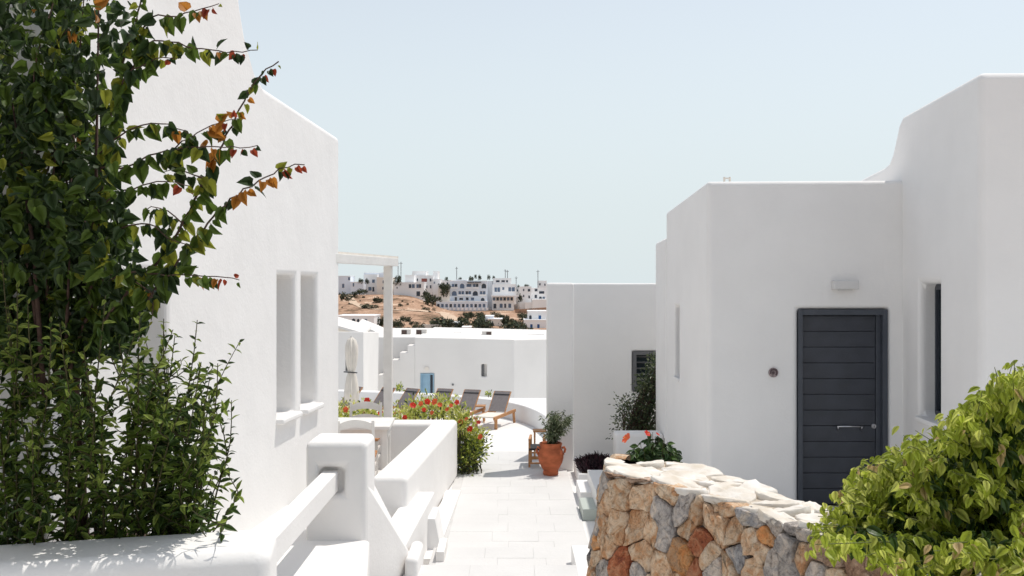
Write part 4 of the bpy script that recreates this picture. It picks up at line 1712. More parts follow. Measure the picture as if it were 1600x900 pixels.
def chair(label, x, y, rz, z=-0.13):
    """taverna chair: local origin at its base, facing +Y"""
    t = thing('patio_chair', label, 'chair', (x, y, z), 'white chairs at the patio table')
    t.rotation_euler.z = rz

    def put(m_, name, mt, parent=t, **k):
        o = m_.build(name, mt, **k)
        o.parent = parent
        return o

    W_, D_ = .21, .20
    for s_ in (-1, 1):
        m_ = MB()
        m_.bar((s_ * W_, -D_, 0), (s_ * W_, -D_, .45), .036, .036)
        m_.bar((s_ * W_, -D_, .45), (s_ * (W_ - .005), -D_ - .06, .90), .036, .034)
        put(m_, 'rear_leg', M['whitewood'], bevel=.004, seg=2)
        m_ = MB()
        m_.bar((s_ * W_, D_ + .02, 0), (s_ * (W_), D_, .45), .036, .036)
        put(m_, 'front_leg', M['whitewood'], bevel=.004, seg=2)
        m_ = MB()
        m_.bar((s_ * W_, -D_, .2), (s_ * W_, D_, .2), .022, .022)
        m_.bar((s_ * W_, -D_, .32), (s_ * W_, D_, .32), .022, .022)
        put(m_, 'stretcher', M['whitewood'])
    m_ = MB()
    m_.box(-W_ - .02, W_ + .02, -D_ - .015, D_ + .03, .43, .465)
    put(m_, 'seat', M['rush'], bevel=.012)

    def arch(z0, h_, rise, yy):
        m2 = MB()
        n2 = 9
        lo, hi = [], []
        for i in range(n2):
            q_ = -1 + 2 * i / (n2 - 1)
            bmp = rise * (1 - q_ * q_)
            lo.append((q_ * (W_ - .015), z0 + bmp * .8))
            hi.append((q_ * (W_ - .015), z0 + h_ + bmp))
        vs, fs = [], []
        for (a, b_), (c, d_) in zip(lo, hi):
            yb = yy - (b_ - .45) * .13
            vs += [(a, yb - .009, b_), (a, yb + .009, b_), (c, yb - .009 - .01, d_), (c, yb + .009 - .01, d_)]
        for i in range(n2 - 1):
            k = i * 4
            fs += [(k, k + 4, k + 6, k + 2), (k + 1, k + 3, k + 7, k + 5), (k + 2, k + 6, k + 7, k + 3), (k, k + 1, k + 5, k + 4)]
        fs += [(0, 2, 3, 1), (n2 * 4 - 4, n2 * 4 - 3, n2 * 4 - 1, n2 * 4 - 2)]
        m2.add(vs, fs)
        return m2

    put(arch(.775, .085, .05, -D_), 'top_rail', M['whitewood'])
    put(arch(.655, .05, .035, -D_), 'mid_rail', M['whitewood'])
    put(arch(.53, .045, .02, -D_), 'low_rail', M['whitewood'])
    return t


chair('white chair on the far side of the patio table, backed by flowers', PX(568.5, 14.0), 13.95, R(180))
chair('white chair with orange rush seat in front of the patio table', PX(552, 12.35) + .02, 12.55, R(4))


# sun loungers on the round terrace
def make_lounger():
    t = thing('sun_lounger', 'x', 'sun lounger', (0, 0, -0.3), 'sun loungers along the curved terrace wall')

    def put(m_, name, mt, parent=t, **k):
        o = m_.build(name, mt, **k)
        o.parent = parent
        return o

    Wd, zh = .20, .24
    for s_ in (-1, 1):
        m_ = MB()
        m_.bar((s_ * Wd, -.52, zh - .03), (s_ * Wd, .64, zh), .035, .055)
        put(m_, 'side_rail', M['teak'])
        m_ = MB()
        m_.bar((s_ * Wd, -.42, 0), (s_ * Wd, -.42, zh - .05), .035, .05)
        put(m_, 'leg', M['teak'])
        m_ = MB()
        m_.bar((s_ * Wd, .60, 0), (s_ * Wd, .55, zh - .02), .035, .05)
        put(m_, 'leg', M['teak'])
    m_ = MB()
    m_.box(-Wd + .017, Wd - .017, -.52, .15, zh - .018, zh + .006)
    put(m_, 'seat', M['cream'])
    ca, sa = math.cos(R(47)), math.sin(R(47))
    L_ = .50
    m_ = MB()
    for s_ in (-1, 1):
        m_.bar((s_ * (Wd - .03), .14, zh + .01), (s_ * (Wd - .03), .14 + ca * L_, zh + .01 + sa * L_), .014, .024)
    m_.bar((-Wd + .02, .14 + ca * L_, zh + .01 + sa * L_), (Wd - .02, .14 + ca * L_, zh + .01 + sa * L_), .014, .018)
    bf = put(m_, 'backrest_frame', M['teak'])
    m_ = MB()
    a, b_ = Vector((0, .15, zh + .028)), Vector((0, .15 + ca * (L_ - .01), zh + .028 + sa * (L_ - .01)))
    m_.bar(a, b_, 2 * Wd - .07, .008)
    put(m_, 'backrest', M['sling'], bf)
    m_ = MB()
    c = a.lerp(b_, .80) + Vector((0, -.006, .008))
    m_.bar(c, c + (b_ - a).normalized() * .02, 2 * Wd - .07, .006)
    put(m_, 'seam', M['sling_dark'], bf)
    return t


lg = make_lounger()
lspots = [(776, 19.9, -20, 'grey sun lounger nearest the annex, its teak legs and seat showing'),
          (728, 20.2, -21, 'grey sun lounger beside the small teak side table'),
          (684, 20.4, -24, 'grey sun lounger with its back half hidden by the red flowers'),
          (628, 20.5, -38, 'grey sun lounger just right of the pergola post, leaning far back'),
          (590, 20.7, -38, 'grey sun lounger partly covered by the pergola post'),
          (539, 20.9, -40, 'grey sun lounger between the house corner and the folded parasol')]
for i, (px, d, a, lab) in enumerate(lspots):
    o = lg if i == 0 else copy_tree(lg)
    o.location = (PX(px, d) + .14 * math.sin(R(a)), d - .2, -0.319)
    o.rotation_euler.z = R(a)
    o["label"] = lab


def small_table(label, x, y, w_, h_, z=-0.319):
    t = thing('side_table', label, 'table', (x, y, z))
    m_ = MB()
    n_s = 4
    for k in range(n_s):
        m_ = MB()
        m_.box(x - w_ / 2, x + w_ / 2, y - w_ / 2 + k * w_ / n_s + .004, y - w_ / 2 + (k + 1) * w_ / n_s - .004, z + h_ - .02, z + h_)
        m_.build('slat', M['teak'], t)
    for sx in (-1, 1):
        m_ = MB()
        m_.bar((x + sx * w_ * .4, y - w_ * .4, z), (x + sx * w_ * .4, y + w_ * .4, z + h_ - .02), .025, .025)
        m_.bar((x + sx * w_ * .4, y + w_ * .4, z), (x + sx * w_ * .4, y - w_ * .4, z + h_ - .02), .025, .025)
        m_.build('leg', M['teak'], t)
    return t


small_table('low slatted teak table between two sun loungers', PX(747, 20.3), 20.3, .30, .33)
small_table('small teak table behind the terracotta jar', PX(846, 15.9), 15.95, .26, .46)

# folding chair behind the jar
fc = thing('folding_chair', 'low teak folding chair with dark fabric seat beside the jar', 'chair', (PX(838, 15.3), 15.4, -0.319))
z0 = -0.319
xA, xB = PX(827, 15.3), PX(849, 15.3)
for x_, y_ in ((xA, 15.15), (xB, 15.15), (xA + .03, 15.55), (xB + .03, 15.55)):
    m_ = MB()
    m_.bar((x_, y_, z0), (x_, y_, z0 + .42), .022, .03)
    m_.build('leg', M['teak'], fc)
for y_ in (15.15, 15.55):
    m_ = MB()
    m_.bar((xA, y_, z0 + .08), (xB, y_, z0 + .08), .02, .025)
    m_.bar((xA, y_, z0 + .17), (xB, y_, z0 + .17), .018, .02)
    m_.build('rail', M['teak'], fc)
for x_ in (xA, xB):
    m_ = MB()
    m_.bar((x_, 15.12, z0 + .43), (x_ + .03, 15.6, z0 + .43), .035, .02)
    m_.build('arm', M['teak'], fc)
m_ = MB()
m_.box(xA - .005, xB + .03, 15.13, 15.57, z0 + .27, z0 + .30)
m_.build('seat', M['sling_dark'], fc)

# folded parasol
um = thing('parasol', 'folded cream parasol tied at the waist behind the patio chair', 'parasol', (PX(549, 19.0), 19.0, -0.31))
cx = PX(549, 19.0)
m_ = MB()
m_.tube([(cx, 19, -.31), (cx, 19, PZ(527, 19) + .03)], .022, 8)
m_.build('pole', M['whitewood'], um)
m_ = MB()
zt_ = PZ(527, 19)
pr = [(.11, PZ(628, 19)), (.12, PZ(612, 19)), (.085, PZ(590, 19)), (.055, PZ(581, 19)), (.085, PZ(570, 19)), (.105, PZ(552, 19)), (.10, PZ(540, 19)), (.07, PZ(531, 19)), (.02, zt_)]
m_.lathe(pr, (cx, 19, 0), 28, fn=lambda a, z: 1 + .22 * math.sin(a * 7))
m_.build('canopy', M['cream'], um, smooth=True)
m_ = MB()
m_.tube([(cx - .13, 18.93, PZ(580.5, 19)), (cx + .12, 18.93, PZ(582, 19))], .012, 6)
m_.build('tie_band', M['darkmetal'], um)
m_ = MB()
m_.lathe([(.24, 0), (.24, .05), (.06, .07), (.05, .16)], (cx, 19, -.311), 20)
m_.build('base', M['cream'], um)

# curved terrace wall
tw_ = thing('terrace_wall', 'low curved white wall around the sun lounger terrace', 'wall', (-1.4, 22, -0.3))
crv = [(-9.0, 24.3), (-6.5, 23.7), (-3.9, 23.0), (-2.6, 22.6), (-1.39, 22.0), (-.62, 21.5), (-.13, 21.0), (.18, 20.4), (.40, 19.7), (.58, 18.9), (.70, 17.8), (.78, 16.5)]
fine, _ = along(crv, 40)
k_ = np.ones(3) / 3
sm = fine.copy()
for _i in range(4):
    sm[1:-1] = (sm[:-2] + sm[1:-1] * 2 + sm[2:]) / 4
L_, Rr = [], []
for i, p in enumerate(sm):
    t = sm[min(i + 1, len(sm) - 1)] - sm[max(i - 1, 0)]
    t = t / np.linalg.norm(t)
    nrm = np.array([t[1], -t[0]])
    if nrm[1] > 0:
        nrm = -nrm
    L_.append(p)
    Rr.append(p - nrm * .28)
m_ = MB()
vs, fs = [], []
for (a, b_) in zip(L_, Rr):
    vs += [(a[0], a[1], -.33), (a[0], a[1], .02), (b_[0], b_[1], .02), (b_[0], b_[1], -.33)]
for i in range(len(L_) - 1):
    k = 4 * i
    for q_ in range(4):
        fs.append((k + q_, k + (q_ + 1) % 4, k + 4 + (q_ + 1) % 4, k + 4 + q_))
fs += [(0, 1, 2, 3), (len(vs) - 4, len(vs) - 1, len(vs) - 2, len(vs) - 3)]
m_.add(vs, fs)
m_.build('wall', M['plaster'], tw_, bevel=0.03)

g = MB()
g.box(-40, 40, 24.7, 68, -4.9, -4.18)
tag(g.build('bounce_floor', M['floor']), kind='structure')  # unseen white floor added to bounce light onto the house wall
# ------------------------------------------------------------------ villa beyond the terrace (about 45-50 m away)
fv = thing('lower_house', 'long white house with pale blue door beyond the lounger terrace', 'house', (-3, 50, -4.5))
m_ = MB()
DF = 50.0
m_.hexa([(PX(648, DF), DF, -4.6), (PX(803, DF), DF, -4.6), (PX(870, 52), 52.0, -4.6), (PX(870, 52), 62, -4.6), (PX(648, DF), 62, -4.6)],
        [(PX(648, DF), DF, PZ(527, DF)), (PX(803, DF), DF, PZ(530.5, DF)), (PX(870, 52), 52.0, PZ(529, 52)), (PX(870, 52), 62, PZ(529, 52)), (PX(648, DF), 62, PZ(527, DF))])
fwall = m_.build('wall', M['plaster2'], fv, bevel=0.06)
bx0, bx1, bz0, bz1 = PX(657, DF), PX(678, DF), -4.0, PZ(583.5, DF)
wx0, wx1, wz0, wz1 = PX(752, DF), PX(760.5, DF), PZ(588.5, DF), PZ(569, DF)
cut(fwall, [MB().box(bx0, bx1, 49, 50.3, bz0, bz1), MB().box(wx0, wx1, 49, 50.25, wz0, wz1)])
m_ = MB()
m_.box(bx0 + .005, bx0 + .05, 49.97, 50.2, bz0, bz1 - .005)
m_.box(bx1 - .05, bx1 - .005, 49.97, 50.2, bz0, bz1 - .005)
m_.box(bx0 + .05, bx1 - .05, 49.97, 50.2, bz1 - .06, bz1 - .005)
m_.build('door_frame', M['bluedoor'], fv)
m_ = MB()
m_.box(bx0 + .05, bx0 + .47, 50.08, 50.13, bz0, bz1 - .06)
m_.build('door', M['bluedoor'], fv)
m_ = MB()
m_.box(bx0 + .47, bx1 - .05, 50.22, 50.26, bz0, bz1 - .06)
m_.build('doorway', M['darkpane'], fv)
m_ = MB()
m_.box(wx0 + .005, wx0 + .14, 50.16, 50.2, wz0 + .01, wz1 - .01)
m_.build('window', M['greyframe'], fv)
m_ = MB()
c_ = P(667, 576, 49.98)
m_.tube([c_ + Vector((0, .03, 0)), c_ + Vector((0, -.06, 0))], .11, 10)
m_.build('porch_light', M['farcream'], fv)
m_ = MB()
c_ = P(707.5, 601, 49.98)
m_.tube([c_ + Vector((0, .03, 0)), c_ + Vector((0, -.03, 0))], .05, 8)
m_.build('wall_socket', M['greyframe'], fv)
# roof parapets
for (a, b_, y0, y1) in ((617, 850, 521, 524), (668, 722, 518.5, 523)):
    m_ = MB()
    m_.box(PX(a, 56), PX(b_, 56), 55.6, 56.0, PZ(531, 56), PZ(y0, 56))
    m_.build('parapet', M['plaster2'], fv, bevel=.03)
# recessed wall behind the staircase
m_ = MB()
m_.box(PX(560, 51.3), PX(650, 51.3), 51.3, 61.9, -4.6, PZ(526.5, 51.3))
m_.build('rear_wall', M['plaster2'], fv, bevel=.05)
# white staircase on its face
stx = [(648, 540), (637, 551), (625, 562.5), (612, 574), (601, 586), (591, 597), (580, 609)]
fsx = thing('staircase', 'white outdoor staircase climbing the lower house wall', 'stairs', (PX(610, 50), 50, -4.5))
for k in range(len(stx) - 1):
    x1, y1 = stx[k]
    x0, _y = stx[k + 1]
    m_ = MB()
    m_.box(PX(x0, 50.0), PX(x1, 50.0), 50.0, 51.29, -4.6, PZ(y1, 50.0))
    m_.build('step', M['plaster2'], fsx)
# left neighbour
nv = thing('lower_house', 'white house with one slit window behind the folded parasol', 'house', (-7, 44, -4.5))
m_ = MB()
m_.hexa([(PX(480, 44), 44, -4.6), (PX(568, 44), 44, -4.6), (PX(590, 48.5), 48.5, -4.6), (PX(480, 48.5), 48.5, -4.6)],
        [(PX(480, 44), 44, PZ(518, 44)), (PX(568, 44), 44, PZ(518.5, 44)), (PX(592, 48.5), 48.5, PZ(518.5, 48.5)), (PX(480, 48.5), 48.5, PZ(518, 48.5))])
nwall = m_.build('wall', M['plaster2'], nv, bevel=.04)
cut(nwall, [MB().box(PX(539.5, 44), PX(544, 44), 43, 44.3, PZ(580, 44), PZ(561, 44))])
m_ = MB()
m_.box(PX(541.5, 44), PX(544, 44), 44.2, 44.25, PZ(580, 44), PZ(561, 44))
m_.build('window', M['darkpane'], nv)
for (a, b_, yl, yr, D1, dp) in ((500, 568, 501, 520, 52, 3.0), (558, 602, 506, 524, 58, 2.0)):
    m_ = MB()
    xa, xb = PX(a, D1), PX(b_, D1)
    m_.hexa([(xa, D1, PZ(yl, D1) - .12), (xb, D1, PZ(yr, D1) - .12), (xb, D1 + dp, PZ(yr, D1) + .1), (xa, D1 + dp, PZ(yl, D1) + .1)],
            [(xa, D1, PZ(yl, D1)), (xb, D1, PZ(yr, D1)), (xb, D1 + dp, PZ(yr, D1) + .22), (xa, D1 + dp, PZ(yl, D1) + .22)])
    m_.build('roof', M['plaster2'], nv)
    m_ = MB()
    m_.hexa([(xa, D1 + .2, -4.6), (xb, D1 + .2, -4.6), (xb, D1 + dp, -4.6), (xa, D1 + dp, -4.6)],
            [(xa, D1 + .2, PZ(yl, D1) - .13), (xb, D1 + .2, PZ(yr, D1) - .13), (xb, D1 + dp, PZ(yr, D1) - .13), (xa, D1 + dp, PZ(yl, D1) - .13)])
    m_.build('gable', M['farcream'], nv)
# rooftop air conditioners
for (a, b_, y0, y1, lab) in ((627, 641, 515, 527.5, 'rooftop air conditioner next to the pergola post'), (650, 666, 515, 527.5, 'rooftop air conditioner, middle one of the three on the lower house'),
                             (753, 768, 518, 529.5, 'rooftop air conditioner standing apart from the other two')):
    D1 = 54
    t = thing('air_conditioner', lab, 'air conditioner', (PX(a, D1), D1, PZ(y1, D1)), 'air conditioners on the lower house roof')
    m_ = MB()
    m_.box(PX(a, D1), PX(b_, D1), D1, D1 + .5, PZ(531, D1), PZ(y0, D1))
    m_.build('case', M['ac'], t)
    m_ = MB()
    if a > 700:
        m_.box(PX(b_ - 8, D1), PX(b_, D1) - .01, D1 - .02, D1, PZ(y1 - .5, D1), PZ(y0 + .5, D1))
    else:
        m_.box(PX(a, D1) + .02, PX(a + 8.5, D1), D1 - .02, D1, PZ(y1 - .5, D1), PZ(y0 + .7, D1))
    m_.build('grille', M['grille'], t)

# ------------------------------------------------------------------ village on the far hill
def opening(parent, cx, z0, z1, w_, y, arch=False, m=None, rec=.25, frame=None):
    """window with frame standing in a wall face at y: ring frame and a pane set back in it"""
    t_ = max(.10, w_ * .09)
    fr = MB()
    if not arch:
        fr.box(cx - w_ / 2 - t_, cx - w_ / 2, y - .12, y + .02, z0 - t_, z1 + t_)
        fr.box(cx + w_ / 2, cx + w_ / 2 + t_, y - .12, y + .02, z0 - t_, z1 + t_)
        fr.box(cx - w_ / 2, cx + w_ / 2, y - .12, y + .02, z1, z1 + t_)
        fr.box(cx - w_ / 2, cx + w_ / 2, y - .12, y + .02, z0 - t_, z0)
        pane = MB().box(cx - w_ / 2, cx + w_ / 2, y - .04, y + .01, z0, z1)
    else:
        n = 10
        r = w_ / 2
        zc = z1 - r
        inn = [(cx - r, z0)] + [(cx - r * math.cos(math.pi * k / n), zc + r * math.sin(math.pi * k / n)) for k in range(n + 1)] + [(cx + r, z0)]
        R2 = r + t_
        outr = [(cx - R2, z0)] + [(cx - R2 * math.cos(math.pi * k / n), zc + R2 * math.sin(math.pi * k / n)) for k in range(n + 1)] + [(cx + R2, z0)]
        k = len(inn)
        vs = [(a, y - .12, b) for a, b in inn] + [(a, y - .12, b) for a, b in outr] + [(a, y + .02, b) for a, b in inn] + [(a, y + .02, b) for a, b in outr]
        fs = []
        for i in range(k - 1):
            fs += [(i, i + 1, k + i + 1, k + i), (2 * k + i, 3 * k + i, 3 * k + i + 1, 2 * k + i + 1), (i, 2 * k + i, 2 * k + i + 1, i + 1), (k + i, k + i + 1, 3 * k + i + 1, 3 * k + i)]
        fr.add(vs, fs)
        pane = MB().hexa([(a, y - .04, b) for a, b in inn], [(a, y + .01, b) for a, b in inn])
    f = fr.build('window', frame or M['farwhite'], parent)
    pane.build('pane', m or M['darkpane'], f)


def house(label, d, body, wins=(), m='farwhite', depth=9, name='village_house', cat='house', extra=()):
    """body: [(px0, px1, ytop, ybase)] blocks; wins: (px0, px1, y0, y1, arch, pane)"""
    a = body[0]
    t = thing(name, label, cat, (PX((a[0] + a[1]) / 2, d), d, PZ(a[3], d)))
    for k, bl in enumerate(body):
        off = bl[4] if len(bl) > 4 else 0
        mm = bl[5] if len(bl) > 5 else m
        D1 = d + off
        m_ = MB()
        xa, xb, zt2, zb = PX(bl[0], D1), PX(bl[1], D1), PZ(bl[2], D1), PZ(bl[3], D1) - 2.5
        m_.box(xa, xb, D1, D1 + depth, zb, zt2)
        m_.build('wall', M[mm], t, bevel=.05, seg=2)
        m_ = MB()
        h_ = min(.45, (zt2 - zb) * .1)
        m_.box(xa - .06, xb + .06, D1 - .07, D1 + depth + .07, zt2 - h_ * .35, zt2 + .02)
        m_.build('roof', M['farwhite'], t)
    for wdw in wins:
        px0, px1, y0, y1 = wdw[:4]
        ar = wdw[4] if len(wdw) > 4 else False
        pm = M[wdw[5]] if len(wdw) > 5 else M['darkpane']
        off = wdw[6] if len(wdw) > 6 else 0
        D1 = d + off
        opening(t, PX((px0 + px1) / 2, D1), PZ(y1, D1), PZ(y0, D1), (px1 - px0) * D1 / F, D1, ar, pm)
    return t


def z8(x, y):
    return 660 + x * 0.14445, 400 + y * 0.14445


def z7(x, y):
    return 520 + x * 0.14446, 400 + y * 0.14446


def rects(zf, lst):
    out = []
    for r in lst:
        a, b = zf(r[0], r[1])
        c, d = zf(r[2], r[3])
        out.append((a, c, b, d) + tuple(r[4:]))
    return out


def blocks(zf, lst):
    out = []
    for r in lst:
        a, b = zf(r[0], r[1])
        c, d = zf(r[2], r[3])
        out.append((a, c, b, d) + tuple(r[4:]))
    return out


B, DK = 'bluepane', 'darkpane'
hw = rects(z8, [(318, 302, 345, 342, False, B), (350, 302, 378, 342), (405, 298, 455, 350, True, B), (478, 302, 528, 340, False, B), (548, 302, 575, 342, False, B), (580, 302, 605, 338), (640, 298, 690, 350, True, DK),
                (318, 378, 372, 430, True, B), (390, 380, 418, 422, False, B), (424, 380, 450, 422, False, B), (467, 380, 494, 420), (499, 380, 526, 420, False, B), (545, 378, 600, 430, True, DK), (622, 380, 648, 420, False, B), (654, 380, 682, 420, False, B),
                (350, 444, 374, 484), (400, 452, 440, 476), (470, 448, 500, 478), (525, 448, 560, 480, False, B), (632, 452, 672, 486, True, DK), (250, 444, 268, 470)])
low = []
for k in range(12):
    x = 158 + k * 45
    low += rects(z8, [(x, 518, x + 28, 556, False, B if k % 3 else DK, -4)])
ht = house('white hotel tinted with bluish shade with rows of arched balconies on the hill', 330, blocks(z8, [(300, 268, 700, 498, 0, 'farshade'), (150, 492, 700, 592, -4, 'farshade'), (232, 432, 310, 495, -1, 'farshade'), (355, 255, 480, 272, 2)]), hw + low, 'farshade', 10, 'hotel', 'hotel')
for k in range(13):
    x = 148 + k * 45
    a, y0 = z8(x, 560)
    b_, y1 = z8(x + 26, 588)
    D1 = 325.5
    m_ = MB()
    m_.box(PX(a, D1), PX(b_, D1), D1, D1 + .4, PZ(y1, D1), PZ(y0, D1))
    m_.build('balcony_wall', M['farwhite'], ht)
for (x0_, x1_, yy) in ((310, 385, 345), (470, 535, 345), (540, 612, 345), (385, 455, 425), (460, 530, 425), (615, 690, 425)):
    a, y0 = z8(x0_, yy - 10)
    b_, y1 = z8(x1_, yy + 8)
    m_ = MB()
    m_.box(PX(a, 329), PX(b_, 329), 329, 329.9, PZ(y1, 329), PZ(y0, 329))
    m_.build('balcony', M['farwhite'], ht)
for (x0_, x1_) in ((485, 560), (565, 635)):
    a, y0 = z8(x0_, 280)
    b_, y1 = z8(x1_, 290)
    m_ = MB()
    m_.box(PX(a, 328.5), PX(b_, 328.5), 328.5, 329.9, PZ(y1, 328.5), PZ(y0, 328.5))
    m_.build('awning', M['greyframe'], ht)

hb2 = house('white apartment block with glazed top floor right of the hotel', 332, blocks(z8, [(755, 305, 1012, 440), (765, 240, 960, 310, 2), (755, 430, 990, 578, -3), (700, 270, 760, 585, 3)]),
            rects(z8, [(795, 262, 835, 284), (855, 262, 892, 284), (905, 262, 926, 284), (780, 340, 806, 388, False, B), (812, 340, 840, 388, False, B), (864, 338, 886, 366, False, B), (930, 338, 960, 382, False, B), (966, 338, 1000, 382, False, B),
                       (768, 516, 800, 568, False, DK, -3), (836, 516, 868, 560, False, B, -3), (885, 516, 906, 560, False, DK, -3), (930, 516, 960, 560, False, B, -3)] +
                  [(762 + 38 * k, 446, 790 + 38 * k, 482, False, DK if k % 2 else B, -3) for k in range(6)]), 'farwhite', 9)
a, y0 = z8(742, 426)
b_, y1 = z8(1045, 440)
m_ = MB()
m_.box(PX(a, 326), PX(b_, 326), 326, 329.5, PZ(y1, 326), PZ(y0, 326))
m_.build('canopy', M['farwhite'], hb2)

house('stepped white houses with small dark windows beside the annex roof', 335, blocks(z8, [(1050, 330, 1180, 575), (1175, 345, 1345, 480, 3), (1190, 470, 1345, 560, -3), (1110, 500, 1200, 590, -2)]),
      rects(z8, [(1088, 356, 1102, 380, False, DK), (1140, 356, 1166, 384), (1146, 428, 1164, 458), (1088, 420, 1102, 445), (1215, 355, 1245, 382, False, DK, 3), (1262, 380, 1318, 408, False, DK, 3), (1214, 420, 1240, 455, False, DK, 3), (1262, 440, 1290, 462, False, DK, 3), (1300, 440, 1325, 462, False, B, 3)]), 'farwhite')
house('highest small white house with two dark windows above the annex roof', 350, blocks(z8, [(1252, 268, 1345, 350)]), rects(z8, [(1262, 295, 1280, 318), (1318, 300, 1332, 322)]), 'farwhite')
house('wide white house with a dark pair of shutters on the hill crest', 325, blocks(z7, [(655, 285, 985, 458), (780, 205, 880, 290, 4)]),
      rects(z7, [(822, 305, 850, 346), (856, 305, 886, 346, False, B), (905, 305, 930, 346, False, B), (934, 305, 955, 346), (905, 382, 945, 434), (690, 335, 702, 352)]), 'farwhite')
house('white house with a reddish balcony on the hill crest', 338, blocks(z7, [(870, 210, 1090, 420), (1080, 250, 1160, 420, -1), (1085, 165, 1135, 250, 3), (860, 165, 1010, 215, 5)]),
      rects(z7, [(893, 244, 922, 272), (1048, 244, 1066, 276), (1092, 278, 1106, 300, False, B, -1), (1050, 315, 1066, 350), (1010, 320, 1024, 350), (960, 244, 1020, 280, False, 'redtrim')]), 'farwhite')
house('plain white block left of the hotel, without windows on its face', 328, blocks(z7, [(1140, 325, 1262, 432)]), rects(z7, [(1225, 380, 1234, 392)]), 'farcream')
house('small bluish white house seen left of the pergola post', 330, blocks(z7, [(60, 215, 190, 372), (190, 280, 330, 365, -2)]), rects(z7, [(165, 228, 188, 262, False, B), (100, 300, 125, 345, False, B), (215, 290, 232, 330, False, B, -2)]), 'farshade')
house('white house with stacked balconies just left of the pergola post', 335, blocks(z7, [(340, 200, 480, 405), (335, 180, 560, 215, 5, 'farshade')]), rects(z7, [(425, 255, 455, 290, False, B), (385, 335, 420, 375, False, B), (428, 335, 450, 385)]), 'farwhite')
house('cream white house hidden partly behind the pergola post', 328, blocks(z7, [(475, 228, 640, 412)]), rects(z7, [(540, 265, 556, 295), (535, 335, 552, 362)]), 'farcream')
house('long low white house with two dark arched windows below the slope', 150, blocks(z7, [(40, 645, 446, 760)]), rects(z7, [(98, 682, 124, 720, False, 'bluewin'), (130, 682, 154, 720), (205, 676, 245, 722, True), (262, 680, 290, 716, True), (345, 680, 372, 712, False, B)]), 'farwhite', 7)
house('white two-storey house with blue shutters next to the annex edge', 175, blocks(z8, [(1140, 596, 1345, 700), (1100, 690, 1345, 815, -2)]),
      rects(z8, [(1154, 640, 1182, 686, True, DK), (1256, 642, 1284, 686, False, 'bluewin'), (1166, 738, 1192, 782, False, 'bluewin', -2), (1242, 738, 1268, 782, False, 'bluewin', -2)]), 'farwhite', 7)
house('tiny white shed with a dark doorway among the bushes', 165, blocks(z8, [(310, 718, 428, 785)]), rects(z8, [(350, 728, 400, 782)]), 'farwhite', 4, 'shed', 'shed')
house('narrow white house between the apartment block and the stepped houses', 345, blocks(z8, [(1008, 335, 1062, 590), (985, 385, 1030, 590, -3)]), rects(z8, [(1020, 360, 1036, 384), (1030, 430, 1046, 458)]), 'farwhite')
house('low white house on the crest left of the hotel roof', 352, blocks(z8, [(170, 262, 310, 330), (120, 290, 190, 350, -2)]), rects(z8, [(262, 285, 280, 310)]), 'farwhite')
house('grey stone hut with flat roof among the dark bushes', 180, blocks(z8, [(700, 680, 865, 765), (680, 648, 770, 690, 2, 'farshade')]), rects(z8, [(738, 718, 762, 752, False, B)]), 'farcream', 5, 'hut', 'hut')
house('low white wall end lit by the sun below the bushes', 120, blocks(z8, [(430, 768, 520, 830)]), (), 'farwhite', 3, 'white_wall', 'wall')
# field walls
for (a, y0, b_, y1, d, mm, lab) in ((1000, 580, 1340, 556, 300, 'b', 'long dark stone terrace wall climbing below the stepped houses'), (0, 742, 205, 740, 160, 'w', 'thin pale field wall in front of the left bushes'), (1080, 842, 1290, 838, 110, 'b', 'brown field wall below the blue-shuttered house')):
    pa, ya = z8(a, y0)
    pb_, yb = z8(b_, y1)
    m_ = MB()
    A, C = P(pa, ya, d), P(pb_, yb, d)
    h_ = 3.0 * d / F
    m_.hexa([A + Vector((0, 0, -h_ - 1)), C + Vector((0, 0, -h_ - 1)), C + Vector((0, .6, -h_ - 1)), A + Vector((0, .6, -h_ - 1))], [A, C, C + Vector((0, .6, 0)), A + Vector((0, .6, 0))])
    tag(m_.build('field_wall', M['hill'] if mm == 'b' else M['farcream']), lab, 'wall')
m_ = MB()
A, C = P(*z7(285, 432), 318), P(*z7(560, 428), 318)
m_.hexa([A + Vector((0, 0, -3)), C + Vector((0, 0, -3)), C + Vector((0, .6, -3)), A + Vector((0, .6, -3))], [A, C, C + Vector((0, .6, 0)), A + Vector((0, .6, 0))])
tag(m_.build('field_wall', M['farcream']), 'low pale wall under the houses left of the pergola post', 'wall')

# antenna masts
for (px, y0, y1, d, lab) in ((622, 409, 432, 340, 'left one of two antenna masts beside the pergola post'), (626.5, 409, 430, 340, 'right one of two antenna masts beside the pergola post'),
                             (661, 424, 432, 345, 'short antenna mast above the house with reddish balcony'), (713.5, 417, 438, 336, 'tall antenna mast on the left end of the hotel roof'),
                             (789.5, 421, 436, 338, 'left one of two antenna masts on the apartment block'), (793, 422, 436, 338, 'right one of two antenna masts on the apartment block'),
                             (806.5, 432, 445, 340, 'short antenna mast at the right edge of the apartment block'), (840.5, 422, 445, 348, 'tall antenna mast nearest the annex roof')):
    m_ = MB()
    a, b_ = P(px, y1 + 8, d), P(px, y0, d)
    m_.tube([a, b_], .11, 5)
    m_.obox(b_ + Vector((0, 0, -.5)), (1.0, .12, .12))
    tag(m_.build('antenna_mast', M['mast']), lab, 'antenna', 'antenna masts on the village roofs')

# bushes and small trees on the slope
HBM2 = [mat('slope_bush_dark', (0.040, 0.052, 0.034), .8, .3, .6), mat('slope_bush_green', (0.065, 0.085, 0.045), .8, .3, .6), mat('slope_bush_olive', (0.13, 0.125, 0.065), .8, .3, .6)]


